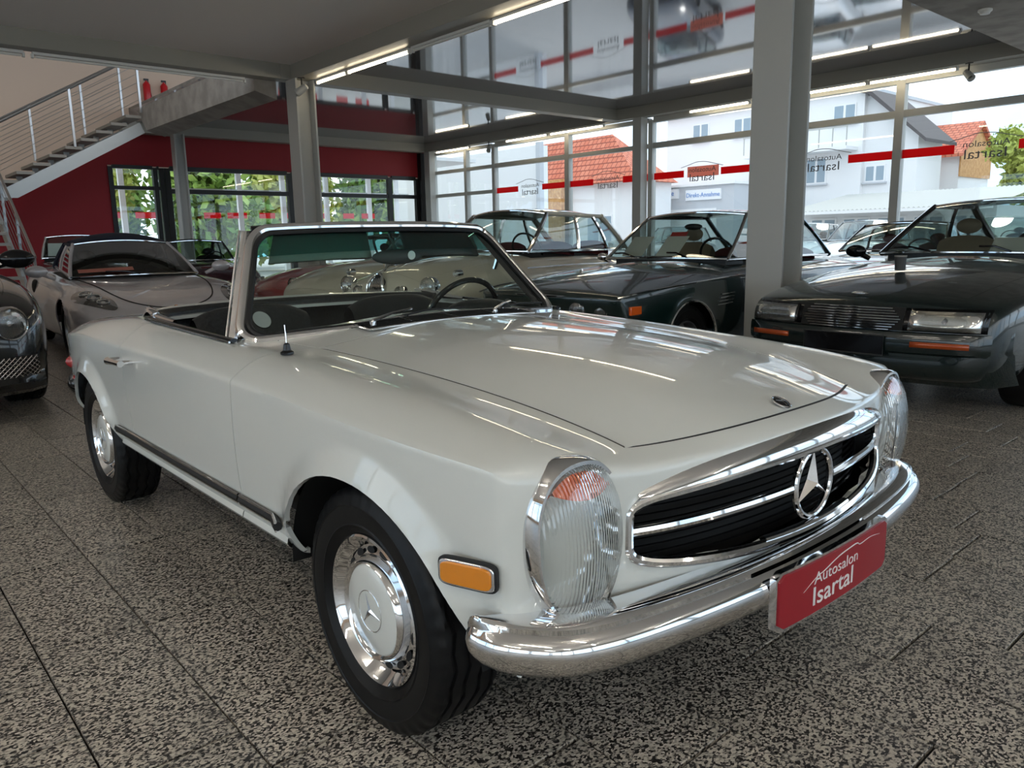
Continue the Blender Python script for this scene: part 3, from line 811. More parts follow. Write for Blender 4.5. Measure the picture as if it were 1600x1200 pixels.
def seat(y0):
    e = empty('seat', (0, y0, 0)); e.parent = merc
    cu = []
    for i in range(9):
        y = -.24 + .06 * i; b = 1 - (abs(y) / .25)**4
        cu.append([(-1.12, y, .46), (-1.10, y, .50 + .05 * b), (-1.25, y, .53 + .03 * b), (-1.5, y, .52), (-1.55, y, .46)])
    mk('seat_cushion', MB().grid(cu), 'black_leather', e, 70, sub=1)
    bk_ = []
    for i in range(13):
        y = -.25 + .5 * i / 12; t = abs(y) / .25; top = .945 - .045 * t**3.5; rib = .006 * math.cos(y * 2 * PI / .1); x0 = -1.49
        bk_.append([(x0, y, .52), (x0 - .05 + rib, y, .62), (x0 - .10 + rib, y, .75), (x0 - .14 + rib, y, .86), (x0 - .165, y, top - .02), (x0 - .20, y, top), (x0 - .245, y, top - .03), (x0 - .25, y, .75), (x0 - .22, y, .52)])
    mk('seat_back', MB().grid(bk_), 'black_leather', e, 70, sub=1)
seat(-.36); seat(.36)
# hood-frame well behind the seats: padded coaming and white lid
co = smooth_pts([(-1.80, -.70, .895), (-1.93, -.66, .897), (-2.02, -.5, .900), (-2.06, -.2, .904), (-2.065, 0, .905), (-2.06, .2, .904), (-2.02, .5, .900), (-1.93, .66, .897), (-1.80, .70, .895)], 5)
mk('cockpit_coaming', MB().tube(co, .028, 10, flat=.9), 'black_leather', merc)
mk('coaming_trim', MB().tube([p + Vector((-.03, 0, .012)) for p in co[4:-4]], .006, 6), 'chrome', merc)
mk('rear_bulkhead', MB().grid([[p, p + Vector((.05, 0, -.12)), p + Vector((.04, 0, -.5))] for p in co]), 'black_leather', merc)
lid = []
for i, p in enumerate(co[2:-2]):
    f = 1 - (abs(p.y) / .72)**2
    lid.append([p + Vector((-.02, 0, .012)), p + Vector((-.07, 0, .024 + .006 * f)), p + Vector((-.16, 0, .016 + .006 * f)), p + Vector((-.22, 0, -.01))])
mk('soft_top_lid', MB().grid(lid), 'paint_white', merc, 60)
for sgn in (-1, 1):
    mk('lid_hinge', MB().tube([(-1.79, sgn * .715, .915), (-1.86, sgn * .71, .925), (-1.97, sgn * .69, .932)], [.016, .02, .012], 8, flat=.6), 'chrome', merc)
# sun visors and mirror behind the glass
for sgn in (-1, 1):
    c0, c1 = (.12, .80) if sgn > 0 else (-.83, -.17)
    vs = [[ws(c0 + (c1 - c0) * i / 8, .96 - .30 * j / 4, -.04 - .012 * j) for j in range(5)] for i in range(9)]
    mk('sun_visor', MB().grid(vs), 'pad_green' if sgn < 0 else 'dark_grey', merc, solid=.014)
mr = ws(.02, .66) + Vector((-.075, 0, 0))
mi = mk('rear_view_mirror', MB().sphere((mr.x, mr.y + .0, mr.z), .05, 20, 10, (.35, 2.4, .62)), 'dark_grey', merc)
mk('mirror_stalk', MB().cyl(mr, ws(.02, .93) + Vector((-.04, 0, 0)), .007, 8), 'chrome', mi)
mk('mirror_disc', MB().lathe([(.018, .0), (.0001, .0005)], 20, org=(mr.x + .017, mr.y + .055, mr.z + .004), axis='x'), 'lettering_white', mi)
# round sticker low in the corner of the glass
sc_ = MB(); so = []
def on_ws(y, z):
    v = (z - .885) / .36
    for _ in range(3): u = y / (.725 + (.535 - .725) * v)
    return ws(u, v, .006)
for rr, m_, nm in ((.026, 'pad_green', 'screen_sticker'),):
    mk(nm, MB().add([on_ws(-.630 + rr * math.cos(2 * PI * k / 28), .952 + rr * math.sin(2 * PI * k / 28)) for k in range(28)], [tuple(range(28))]), 'sticker_grey', merc)
# ================================================================== showroom shell
YW, XB, YL, XF = 12.1, -17.9, -9.0, 8.0
ZB, ZC = 3.67, 3.89
# speckled granite
def granite():
    m = mat('granite', (.3, .28, .25), .22); n = m.node_tree; b = n.nodes['Principled BSDF']
    g = n.nodes.new('ShaderNodeNewGeometry'); mp = n.nodes.new('ShaderNodeMapping'); mp.inputs['Scale'].default_value = (1, .72, 1)
    n1 = n.nodes.new('ShaderNodeTexVoronoi'); n1.inputs['Scale'].default_value = 190
    n3 = n.nodes.new('ShaderNodeTexNoise'); n3.inputs['Scale'].default_value = 105; n3.inputs['Detail'].default_value = 2
    n2 = n.nodes.new('ShaderNodeTexNoise'); n2.inputs['Scale'].default_value = 3.0
    sp = n.nodes.new('ShaderNodeSeparateColor'); n.links.new(n1.outputs['Color'], sp.inputs[0])
    mm = n.nodes.new('ShaderNodeMath'); mm.operation = 'MULTIPLY_ADD'; mm.inputs[1].default_value = .42
    m3 = n.nodes.new('ShaderNodeMath'); m3.operation = 'MULTIPLY'; m3.inputs[1].default_value = .58
    n.links.new(n3.outputs['Fac'], m3.inputs[0]); n.links.new(sp.outputs[0], mm.inputs[0]); n.links.new(m3.outputs[0], mm.inputs[2])
    r1 = n.nodes.new('ShaderNodeValToRGB'); e = r1.color_ramp.elements
    e[0].position = .35; e[0].color = (.025, .023, .022, 1); e[1].position = .66; e[1].color = (.60, .545, .46, 1)
    k = r1.color_ramp.elements.new(.44); k.color = (.10, .09, .082, 1); k = r1.color_ramp.elements.new(.50); k.color = (.34, .305, .26, 1)
    oi = n.nodes.new('ShaderNodeObjectInfo'); mx = n.nodes.new('ShaderNodeMix'); mx.data_type = 'RGBA'; mx.blend_type = 'MULTIPLY'
    mr = n.nodes.new('ShaderNodeMapRange'); mr.inputs['To Min'].default_value = .9; mr.inputs['To Max'].default_value = 1.08
    n.links.new(oi.outputs['Random'], mr.inputs['Value'])
    n.links.new(g.outputs['Position'], mp.inputs['Vector'])
    for q in (n1, n2, n3): n.links.new(mp.outputs[0], q.inputs['Vector'])
    n.links.new(mm.outputs[0], r1.inputs['Fac']); mx.inputs['Factor'].default_value = 1
    n.links.new(r1.outputs['Color'], mx.inputs['A']); n.links.new(mr.outputs[0], mx.inputs['B']); n.links.new(mx.outputs['Result'], b.inputs['Base Color'])
    m2 = n.nodes.new('ShaderNodeMapRange'); m2.inputs['To Min'].default_value = .28; m2.inputs['To Max'].default_value = .42
    n.links.new(n2.outputs['Fac'], m2.inputs['Value']); n.links.new(m2.outputs[0], b.inputs['Roughness'])
granite()
mat('grout', (.02, .018, .017), .9)
mat('wall_beige', (.66, .50, .38), .8); mat('wall_red', (.27, .008, .014), .6)
mat('steel_grey', (.31, .295, .255), .5, coat=.1); mat('steel_dark', (.06, .06, .055), .5)
mat('frame_grey', (.46, .46, .43), .42); mat('frame_black', (.012, .012, .012), .4)
mat('ceiling_paint', (.86, .82, .78), .7)
noise_mat('concrete', (.26, .235, .205), (.36, .325, .285), 3, .8, 6, .05)
mat('galvanised', (.50, .51, .50), .38, .6)
mat('steel_brushed', (.42, .42, .42), .3, 1.)
mat('tread_stone', (.30, .27, .23), .6)
def film(name, col):   # coloured film on glass lets daylight through
    m = mat(name, col, .4); n = m.node_tree; b = n.nodes['Principled BSDF']; t = n.nodes.new('ShaderNodeBsdfTranslucent'); t.inputs['Color'].default_value = (*col, 1)
    x = n.nodes.new('ShaderNodeMixShader'); x.inputs[0].default_value = .6; n.links.new(b.outputs[0], x.inputs[1]); n.links.new(t.outputs[0], x.inputs[2]); n.links.new(x.outputs[0], n.nodes['Material Output'].inputs['Surface'])
film('stripe_red', (.75, .012, .02)); film('logo_panel', (.85, .42, .34)); mat('logo_grey', (.16, .16, .16), .5)
mat('tube_glow', (1, 1, 1), .5, emit=(1, .93, .82), es=20); mat('tube_glow_soft', (1, 1, 1), .5, emit=(1, .86, .62), es=6)
mat('tube_off', (.8, .79, .74), .4)
m = mat('ceiling_gloss', (.30, .30, .32), .05, .75)
mat('white_plastic', (.75, .74, .7), .4)
floor = struct(mk('floor', MB().box((XB, YL, -.25), (XF, YW, -.012)), 'grout'))
PITCH = .2985; Y0 = -.798
camx, camy = 1.576, -1.73
tiles = []
rnd = random.Random(3)
known = {-3: [-.80, -.465], -2: [-1.71, -.98, -.21], -1: [-1.71, -.95, -.025, .62], 0: [-1.71, -.9, .39, 1.1], 1: [-2.0, -1.2, -.4, .62, 1.3], 2: [.2, -.6, .98], 3: [.465, -.3, 1.2], 4: [.747, 0, 1.5], 5: [.18, .95], 6: [.6, -.2], 7: [.59, 1.3]}
for r in range(-28, 44):
    y0 = Y0 + PITCH * r; y1 = y0 + PITCH
    if y1 > YW or y0 < YL: continue
    ks = sorted(known.get(r, [])); xs = []
    if ks: xs = ks[:]
    else: xs = [rnd.uniform(-.5, .5)]
    while xs[-1] < XF: xs.append(min(XF, xs[-1] + rnd.choice((.6, .75, .9))))
    while xs[0] > XB: xs.insert(0, max(XB, xs[0] - rnd.choice((.6, .75, .9))))
    for a, b in zip(xs, xs[1:]):
        if b - a < .05: continue
        q = Vector(((a + b) / 2 - camx, (y0 + y1) / 2 - camy)); f = Vector((-.74, .647)); dep = q.dot(f.normalized()); lat = q.dot(Vector((.66, .75)).normalized())
        vis = dep > .6 and abs(lat) < dep * .75 + .5
        tiles.append((0 if vis else 1, q.length, a, b, y0, y1))
tiles.sort()
cache = {}; rest = MB(); gp = .0028
def tile_mb(L):
    w = PITCH / 2 - gp; h = L / 2 - gp * 1.7; c = .0016
    return MB().add([(-h, -w, -.012), (h, -w, -.012), (h, w, -.012), (-h, w, -.012), (-h, -w, -c), (h, -w, -c), (h, w, -c), (-h, w, -c), (-h + c, -w + c, 0), (h - c, -w + c, 0), (h - c, w - c, 0), (-h + c, w - c, 0)],
                    [(0, 1, 5, 4), (1, 2, 6, 5), (2, 3, 7, 6), (3, 0, 4, 7), (4, 5, 9, 8), (5, 6, 10, 9), (6, 7, 11, 10), (7, 4, 8, 11), (8, 9, 10, 11)])
for i, (nv, d, a, b, y0, y1) in enumerate(tiles):
    L = round(b - a, 3); c = ((a + b) / 2, (y0 + y1) / 2, 0)
    if i < 290:
        if L not in cache:
            t = tile_mb(L); me = bpy.data.meshes.new('floor_tile'); me.from_pydata(t.v, [], t.f); me.update(); me.materials.append(MATS['granite']); cache[L] = me
        o = bpy.data.objects.new('floor_tile', cache[L]); COL.objects.link(o); o.parent = floor; o.location = c
    else:
        t = tile_mb(L); rest.add([(v[0] + c[0], v[1] + c[1], v[2]) for v in t.v], t.f)
o = mk('floor_tiles_far', rest, 'granite', floor, smooth=False); o['kind'] = 'stuff'

# ---- ceilings
struct(mk('ceiling', MB().box((-10.2, YL, ZC), (XF, 4.15, ZC + .3)), 'ceiling_paint'))
struct(mk('ceiling', MB().box((XB, 4.0, ZC), (-10.2, YW, ZC + .3)).box((-10.2, 4.15, ZC), (-2.42, YW, ZC + .3)), 'ceiling_gloss'))
struct(mk('ceiling', MB().box((-2.42, 4.5, ZB), (XF, YW, ZC + .3)), 'concrete'))
struct(mk('ceiling', MB().box((XB, YL, 6.6), (-10.2, YW, 6.9)), 'ceiling_paint'))
# ---- beams
def beam(name, a, b): return struct(mk(name, MB().box(a, b), 'steel_grey', bevel=.006))
beam('trim_beam', (-10.45, YL, ZB), (-10.2, 3.99, ZC + .02)); beam('trim_beam', (-10.45, 3.99, ZB), (-10.2, YW - .3, ZC + .02))
beam('trim_beam', (-10.2, 4.15, ZB), (XF, 4.48, ZC + .02))
beam('trim_beam', (-17.6, YW - .34, ZB), (XF, YW - .06, ZC + .02)); beam('trim_beam', (-17.75, 3.7, ZB), (-17.45, YW - .3, ZC + .02))
# gallery slab edge beside the stair void
struct(mk('trim_gallery_slab', MB().add([(-10.45, 3.667, 3.50), (-15.75, 3.667, 3.50), (-16.2, 3.667, 3.93), (-16.1, 3.667, 3.98), (-10.45, 3.667, 3.98),
      (-10.45, 4.02, 3.40), (-15.75, 4.02, 3.40), (-16.2, 4.02, 3.93), (-16.1, 4.02, 3.98), (-10.45, 4.02, 3.98)], [(0, 1, 2, 3, 4), (9, 8, 7, 6, 5), (0, 5, 6, 1), (1, 6, 7, 2), (2, 7, 8, 3), (3, 8, 9, 4), (4, 9, 5, 0)]), 'concrete'))
struct(mk('trim_gallery_floor', MB().box((XB, 4.0, ZC + .3), (-10.2, YW, ZC + .36)), 'concrete'))
# ---- steel columns (H-section)
def column(x, y, z1, w=.33, d=.33, m='frame_grey'):
    mb = MB(); mb.box((x, y, 0), (x + w, y + .03, z1)).box((x, y + d - .03, 0), (x + w, y + d, z1)).box((x + w / 2 - .012, y + .03, 0), (x + w / 2 + .012, y + d - .03, z1))
    mb.box((x - .03, y - .03, 0), (x + w + .03, y + d + .03, .02))
    return mk('steel_column', mb, m, bevel=.004)
COLS = (('grey steel column standing between the two dark green coupes', -2.12, 4.15), ('grey steel column where the ceiling beams cross, behind the windscreen', -10.33, 4.12))
for lb, x, y in COLS: tag(column(x, y, ZB), lb, 'column', 'steel columns')
tag(column(-17.4, 4.68, ZB, .24, .24), 'thin grey steel column before the black-framed back windows', 'column', 'steel columns')
# ---- back wall with red band and black window frames
struct(mk('wall_back', MB().box((XB - .25, YL, 0), (XB, 3.42, 6.6)).box((XB - .25, 3.42, 2.98), (XB, YW, 6.6)).box((XB - .25, 3.42, 0), (XB, YW, .25)), 'wall_beige'))
# red paint under the stair and over the windows
rp = [(.35, 0.0), (.35, 1.75), (1.12, 2.2), (3.95, 3.72), (YW, 3.72), (YW, 2.99), (3.42, 2.99), (3.42, 0.0)]
struct(mk('wall_back_red', MB().prism([(XB + .004, y, z) for y, z in rp], (.02, 0, 0)), 'wall_red'))
def win(name, mullions, transoms, y0, y1, z0, z1, fm, wd=.09, dp=.12, plane='x', at=XB, pane='clear_glass', first=0):
    """framed glazing in a wall plane; every mullion, transom and pane its own part"""
    def B(a, b, c, d, p0, p1): return MB().box((at + p0, a, c), (at + p1, b, d)) if plane == 'x' else MB().box((a, at + p0, c), (b, at + p1, d))
    root = struct(empty(name, (0, 0, 0)))
    us = sorted(mullions)
    for u in us[first:]: mk('mullion', B(u - wd / 2, u + wd / 2, z0, z1, -dp / 2, dp / 2), fm, root)
    for t in sorted(set(list(transoms) + [z0, z1])):
        for a, b in zip(us, us[1:]): mk('transom', B(a + wd / 2, b - wd / 2, t - wd * .4, t + wd * .4, -dp / 2 + .01, dp / 2 - .01), fm, root)
    zs = sorted(set(list(transoms) + [z0, z1]))
    for a, b in zip(us, us[1:]):
        for c, d in zip(zs, zs[1:]):
            mk('pane', B(a + wd / 2, b - wd / 2, c + wd * .4, d - wd * .4, -.004, .004), pane, root, smooth=False)
    return root
win('window_1', [3.46, 4.42, 4.56], [2.50], 3.42, 4.6, .25, 2.96, 'frame_black', .10)
win('window_2', [4.69, 7.75, 10.8, 11.75], [2.44], 4.6, YW, .25, 2.96, 'frame_black', .13)
mk('trim_corner', MB().box((XB, 11.78, 0), (XB + .2, YW, ZB)), 'frame_black')['kind'] = 'structure'
# ---- long window wall: bays with transom, red stripes and mirrored lettering
BAYS = [-17.5, -14.75, -12.02, -9.5, -6.9, -4.3, -1.65, 1.0, 3.65, 6.3, 8.0]
struct(mk('wall_window_side', MB().box((XB, YW - .05, 0), (XF, YW + .15, .10)).box((XB, YW - .05, ZB + .05), (XF, YW + .15, 4.4)), 'frame_grey'))
for i, (a, b) in enumerate(zip(BAYS, BAYS[1:])):
    if i == 0: wr = win('window_%d' % (i + 3), [a, -15.95, b], [3.09, 2.44], 0, 0, .1, 3.62, 'frame_grey', .11, .14, 'y', YW, first=i > 0)
    elif i == 2: wr = win('window_%d' % (i + 3), [a, b], [3.09], 0, 0, .1, 3.62, 'frame_grey', .11, .14, 'y', YW, first=i > 0)
    else: wr = win('window_%d' % (i + 3), [a, b], [3.09], 0, 0, .1, 3.62, 'frame_grey', .14, .14, 'y', YW, first=i > 0)
    if i == 0: continue
    c = (a + b) / 2; z0, z1 = 2.375, 2.515
    for (p, q) in ((a + .07, c - .45), (c + .45, b - .07)): mk('stripe', MB().box((p, YW - .012, z0), (q, YW - .006, z1)), 'stripe_red', wr)
    if i == 3: mk('logo_panel', MB().box((c - .36, YW - .010, z0 - .01), (c + .40, YW - .006, z1 + .06)), 'logo_panel', wr)
    M = Matrix.Translation((c, YW - .012, 0)) @ Matrix(((-1, 0, 0, 0), (0, 0, 1, 0), (0, 1, 0, 0), (0, 0, 0, 1)))
    for body, sz, zz, sx in (('Autosalon', .135, 2.46, 1.2), ('Isartal', .215, 2.28, 1.2)):
        text_mesh('window_lettering', body, sz, 'logo_grey', wr, .001, Matrix.Translation((0, 0, zz)) @ M, 0, 'CENTER', sx)
    pts = smooth_pts([(c + .50, YW - .012, 2.55), (c + .3, YW - .012, 2.60), (c + .1, YW - .012, 2.65), (c - .12, YW - .012, 2.66), (c - .3, YW - .012, 2.62), (c - .52, YW - .012, 2.57)], 5)
    mk('logo_line', MB().tube(pts, .006, 4), 'logo_grey', wr)
tag(mk('window_post', MB().box((-9.78, YW - .32, 0), (-9.55, YW - .1, ZB)), 'frame_grey', bevel=.004), 'square grey post on the window wall under the beam end', 'post')
tag(mk('window_post', MB().box((-17.55, YW - .3, 0), (-17.3, YW - .1, ZB)), 'frame_grey', bevel=.004), 'square grey post in the far corner of the window wall', 'post')
# ---- the sides behind the camera: glazed like the rest
struct(mk('wall_front', MB().box((XF, YL, 0), (XF + .2, YW, .3)).box((XF, YL, ZB - .35), (XF + .2, YW, 4.2)), 'frame_grey'))
win('window_20', [YL + .1, -6.4, -3.8, -1.2, 1.4, 4.0, 6.6, 9.2, YW - .1], [3.0], 0, 0, .3, ZB - .35, 'frame_grey', .14, .14, 'x', XF + .1)
struct(mk('wall_side', MB().box((-10.2, YL - .2, 0), (XF, YL, .3)).box((-10.2, YL - .2, ZB - .35), (XF, YL, 4.2)).box((XB, YL - .2, 0), (-10.2, YL, 6.6)), 'wall_beige'))
win('window_21', [-10.1, -7.5, -4.9, -2.3, .3, 2.9, 5.5, XF - .1], [3.0], 0, 0, .3, ZB - .35, 'frame_grey', .14, .14, 'y', YL - .1)
# ---- fluorescent tubes
def tube_light(x0, x1, y, z, lit, lb, axis='x', soft=False, drop=0.):
    e = empty('tube_light', ((x0 + x1) / 2, y, z), 0 if axis == 'x' else PI / 2, lb, 'light', 'tube lights under the beams'); L = (x1 - x0) / 2
    hw = .03 if not drop else .012
    mk('housing', MB().box((-L, -hw, .02), (L, hw, .055)), 'white_plastic', e)
    if drop:  # added drop: rods and slim housing let the tube brighten the ceiling
        for s_ in (-.7, .7): mk('suspension_rod', MB().cyl((s_ * L, 0, .05), (s_ * L, 0, drop), .004, 6), 'steel_brushed', e)
    mk('tube', MB().cyl((-L + .03, 0, 0), (L - .03, 0, 0), .016, 8), ('tube_glow_soft' if soft else 'tube_glow') if lit else 'tube_off', e)
    for s_ in (-1, 1): mk('end_cap', MB().box((s_ * L - .015, -.025, -.02), (s_ * L + .015, .025, .03)), 'white_plastic', e)
    return e
for n, (a, b, lit, lb) in enumerate([(-9.95, -9.05, 1, 'short lit tube light beside the column head'), (-9.0, -7.42, 1, 'lit tube light second along the long beam'), (-7.35, -5.75, 0, 'unlit tube light in the middle of the long beam'), (-5.7, -4.1, 1, 'lit tube light on the long beam at the top edge'), (-4.0, -2.4, 1, 'lit tube light on the long beam beyond the top edge')]):
    tube_light(a, b, 4.47, 3.62, lit, lb, soft=True)
for a, b, lb in [(-16.9, -15.4, 'tube light over the window in the far corner bay'), (-13.9, -12.4, 'tube light over the second window bay from the corner'), (-12.3, -10.6, 'tube light over the window left of the grey post'), (-8.3, -6.95, 'tube light over the window right of the grey post'), (-6.3, -4.75, 'tube light over the window right of the big column'), (-4.7, -3.36, 'tube light over the window beside the small spotlight')]:
    tube_light(a, b, 11.77, 3.605, 1, lb, soft=True)
for n, (a, b, lb) in enumerate([(-3.6, -2.05, 'long unlit strip light under the left beam, leftmost'), (-2.0, .6, 'unlit strip light under the left beam, second'), (.7, 3.5, 'unlit strip light under the left beam next to the column')]):
    tube_light(a, b, 0, 0, 0, lb).location = (-10.42, (a + b) / 2, 3.61)
for o in [o for o in bpy.data.objects if o.name.startswith('tube_light') and abs(o.location.x + 10.42) < .01]: o.rotation_euler = (0, 0, PI / 2)
for k, (x, y) in enumerate(((2.2, -.6), (2.2, -3.4), (2.2, -6.2), (-1.2, -3.4), (-1.2, -6.2), (-4.6, -3.4), (-4.6, -6.2), (5.4, -.6), (5.4, -3.4), (5.4, -6.2), (5.4, 2.4))):  # tubes out of view, read from hood streaks; low hanging added for ceiling light
    tube_light(x - .75, x + .75, y, 3.42, 1, 'unseen tube light hung to brighten the ceiling, %s, %s' % ({-.6: 'nearest row', -3.4: 'middle row', -6.2: 'side window row', 2.4: 'near the long beam'}[y], {2.2: 'ahead of the roadster', -1.2: 'beside its doors', -4.6: 'behind its tail', 5.4: 'by the front windows'}[x]), drop=ZC - 3.42)
# ---- spotlights, smoke detector
def spot(loc, rz, tilt, lb):
    e = empty('spotlight', loc, rz, lb, 'spotlight', 'small spotlights')
    mk('bracket', MB().cyl((0, 0, 0), (0, 0, -.12), .012, 8).box((-.05, -.03, -.01), (.05, .03, 0)), 'frame_black', e)
    h = mk('lamp_head', MB().lathe([(.03, -.1), (.05, -.08), (.06, .1), (.055, .1), (.03, .06)], 16, axis='x'), 'frame_grey', e); h.location = (0, 0, -.17); h.rotation_euler = (0, tilt, 0)
spot((-3.2, 11.78, 3.67), -.6, .7, 'grey spotlight hanging at the end of the right window tubes'); spot((-9.95, 4.2, 3.67), -2.3, .6, 'grey spotlight clamped beside the left column head'); spot((-14.6, 11.78, 3.67), -.9, .7, 'small spotlight above the far corner windows')
sm = empty('smoke_detector', (-2.0, 8.73, ZB), 0, 'round white smoke detector on the concrete ceiling', 'smoke detector')
mk('detector_base', MB().lathe([(.075, 0), (.075, -.02), (.06, -.03)], 20, axis='z'), 'white_plastic', sm); mk('detector_head', MB().lathe([(.06, -.025), (.05, -.05), (.0001, -.055)], 20, axis='z'), 'white_plastic', sm)
# ---- staircase
stair = empty('staircase', (-16.5, 1.1, 0), 0, 'grey steel staircase with stone treads and wire railing', 'staircase')
def SP(p): return (p[0] + 16.5, p[1] - 1.1, p[2])
y0s, z0s, y1s, z1s = 1.12, 2.30, 3.60, 3.66
for x in (-15.95, -17.1):
    poly = [(x, .95, 2.13), (x, 1.28, 2.13), (x, 3.68, 3.47), (x, 3.60, 3.67), (x, 1.12, 2.32), (x, .95, 2.32)]
    mk('stringer', MB().prism([SP(p) for p in poly], (.05, 0, 0)), 'galvanised', stair)
nst = 9
for k in range(nst):
    y = 1.02 + (3.62 - 1.0) * k / nst; z = 2.40 + (3.92 - 2.40) * k / nst
    mk('tread', MB().box(SP((-17.1, y, z)), SP((-15.92, y + .30, z + .055))), 'tread_stone', stair)
    mk('tread_bracket', MB().box(SP((-16.6, y + .1, z - .09)), SP((-16.55, y + .2, z))), 'galvanised', stair)
def rail(pA, pB, posts, name='handrail'):
    pA, pB = Vector(pA), Vector(pB)
    mk('handrail', MB().tube([SP(pA), SP(pB)], .024, 8), 'steel_brushed', stair)
    for t in posts:
        p = pA.lerp(pB, t); mk('rail_post', MB().box(SP((p.x - .02, p.y - .02, p.z - 1.08)), SP((p.x + .02, p.y + .02, p.z))), 'steel_brushed', stair)
    for k in range(1, 6):
        d = Vector((0, 0, -.165 * k)); mk('rail_wire', MB().tube([SP(pA + d), SP(pB + d)], .005, 5), 'steel_brushed', stair)
rail((-15.9, .9, 3.35), (-15.9, 3.7, 4.98), (.02, .52, .98)); rail((-17.12, .9, 3.45), (-17.12, 3.7, 5.05), (.02, .35, .7, .98))
# lower flight towards the room
for y in (.80, -.15):
    poly = [(-15.95, y, 2.13), (-15.6, y, 2.13), (-12.65, y, .0), (-13.0, y, .0), (-15.7, y, 1.93), (-15.95, y, 1.93)]
    mk('stringer', MB().prism([SP(p) for p in poly], (0, .05, 0)), 'galvanised', stair)
for k in range(11): 
    x = -15.55 + .26 * k; z = 1.98 - .185 * k; mk('tread', MB().box(SP((x, -.1, z)), SP((x + .30, .80, z + .05))), 'tread_stone', stair)
mk('landing', MB().box(SP((-17.1, -.15, 2.13)), SP((-15.9, 1.0, 2.30))), 'tread_stone', stair)
rail((-15.9, .86, 3.2), (-12.75, .86, 1.05), (.02, .33, .66, .98))
# fire extinguishers on the upper landing wall
for (y, lb) in ((4.40, 'left red fire extinguisher on the upper landing wall'), (4.78, 'right red fire extinguisher on the upper landing wall')):
    e = empty('fire_extinguisher', (XB + .12, y, 4.62), 0, lb, 'extinguisher', 'fire extinguishers'); mat('ext_red', (.5, .01, .015), .3)
    mk('cylinder', MB().lathe([(.0001, -.25), (.075, -.25), (.08, -.23), (.08, .15), (.05, .2), (.02, .22), (.02, .25)], 16, axis='z'), 'ext_red', e)
    mk('valve', MB().box((-.02, -.05, .24), (.02, .05, .28)).cyl((0, .04, .24), (0, .09, -.1), .01, 6), 'frame_black', e)
# ================================================================== the other cars
mat('paint_green', (.004, .016, .014), .25, coat=1.); mat('paint_green_dark', (.004, .012, .012), .25, coat=1.)
mat('paint_black', (.004, .004, .005), .2, coat=1.); mat('paint_silver', (.60, .575, .60), .38, .3, coat=1.)
mat('paint_cream', (.56, .51, .40), .3, coat=1.); mat('paint_red', (.36, .01, .012), .3, coat=1.); mat('paint_maroon', (.03, .006, .01), .25, coat=1.)
mat('paint_carwhite', (.8, .8, .8), .3, coat=1.); mat('paint_carsilver', (.45, .47, .5), .3, .6, coat=1.); mat('paint_blue', (.025, .03, .045), .3, coat=1.)
mat('fabric_blue', (.012, .016, .035), .85); mat('fabric_black', (.012, .012, .013), .85)
mat('seat_tan', (.30, .22, .15), .6); mat('seat_red', (.10, .008, .012), .55); mat('seat_black', (.015, .015, .015), .6)
mat('paper', (.72, .68, .62), .7); mat('paper_red', (.5, .02, .02), .6)
mat('lamp_clear', (.8, .8, .78), .12, .9); mat('smoke_lens', (.06, .055, .05), .06, coat=1.)
mat('alloy', (.4, .4, .42), .3, .9)
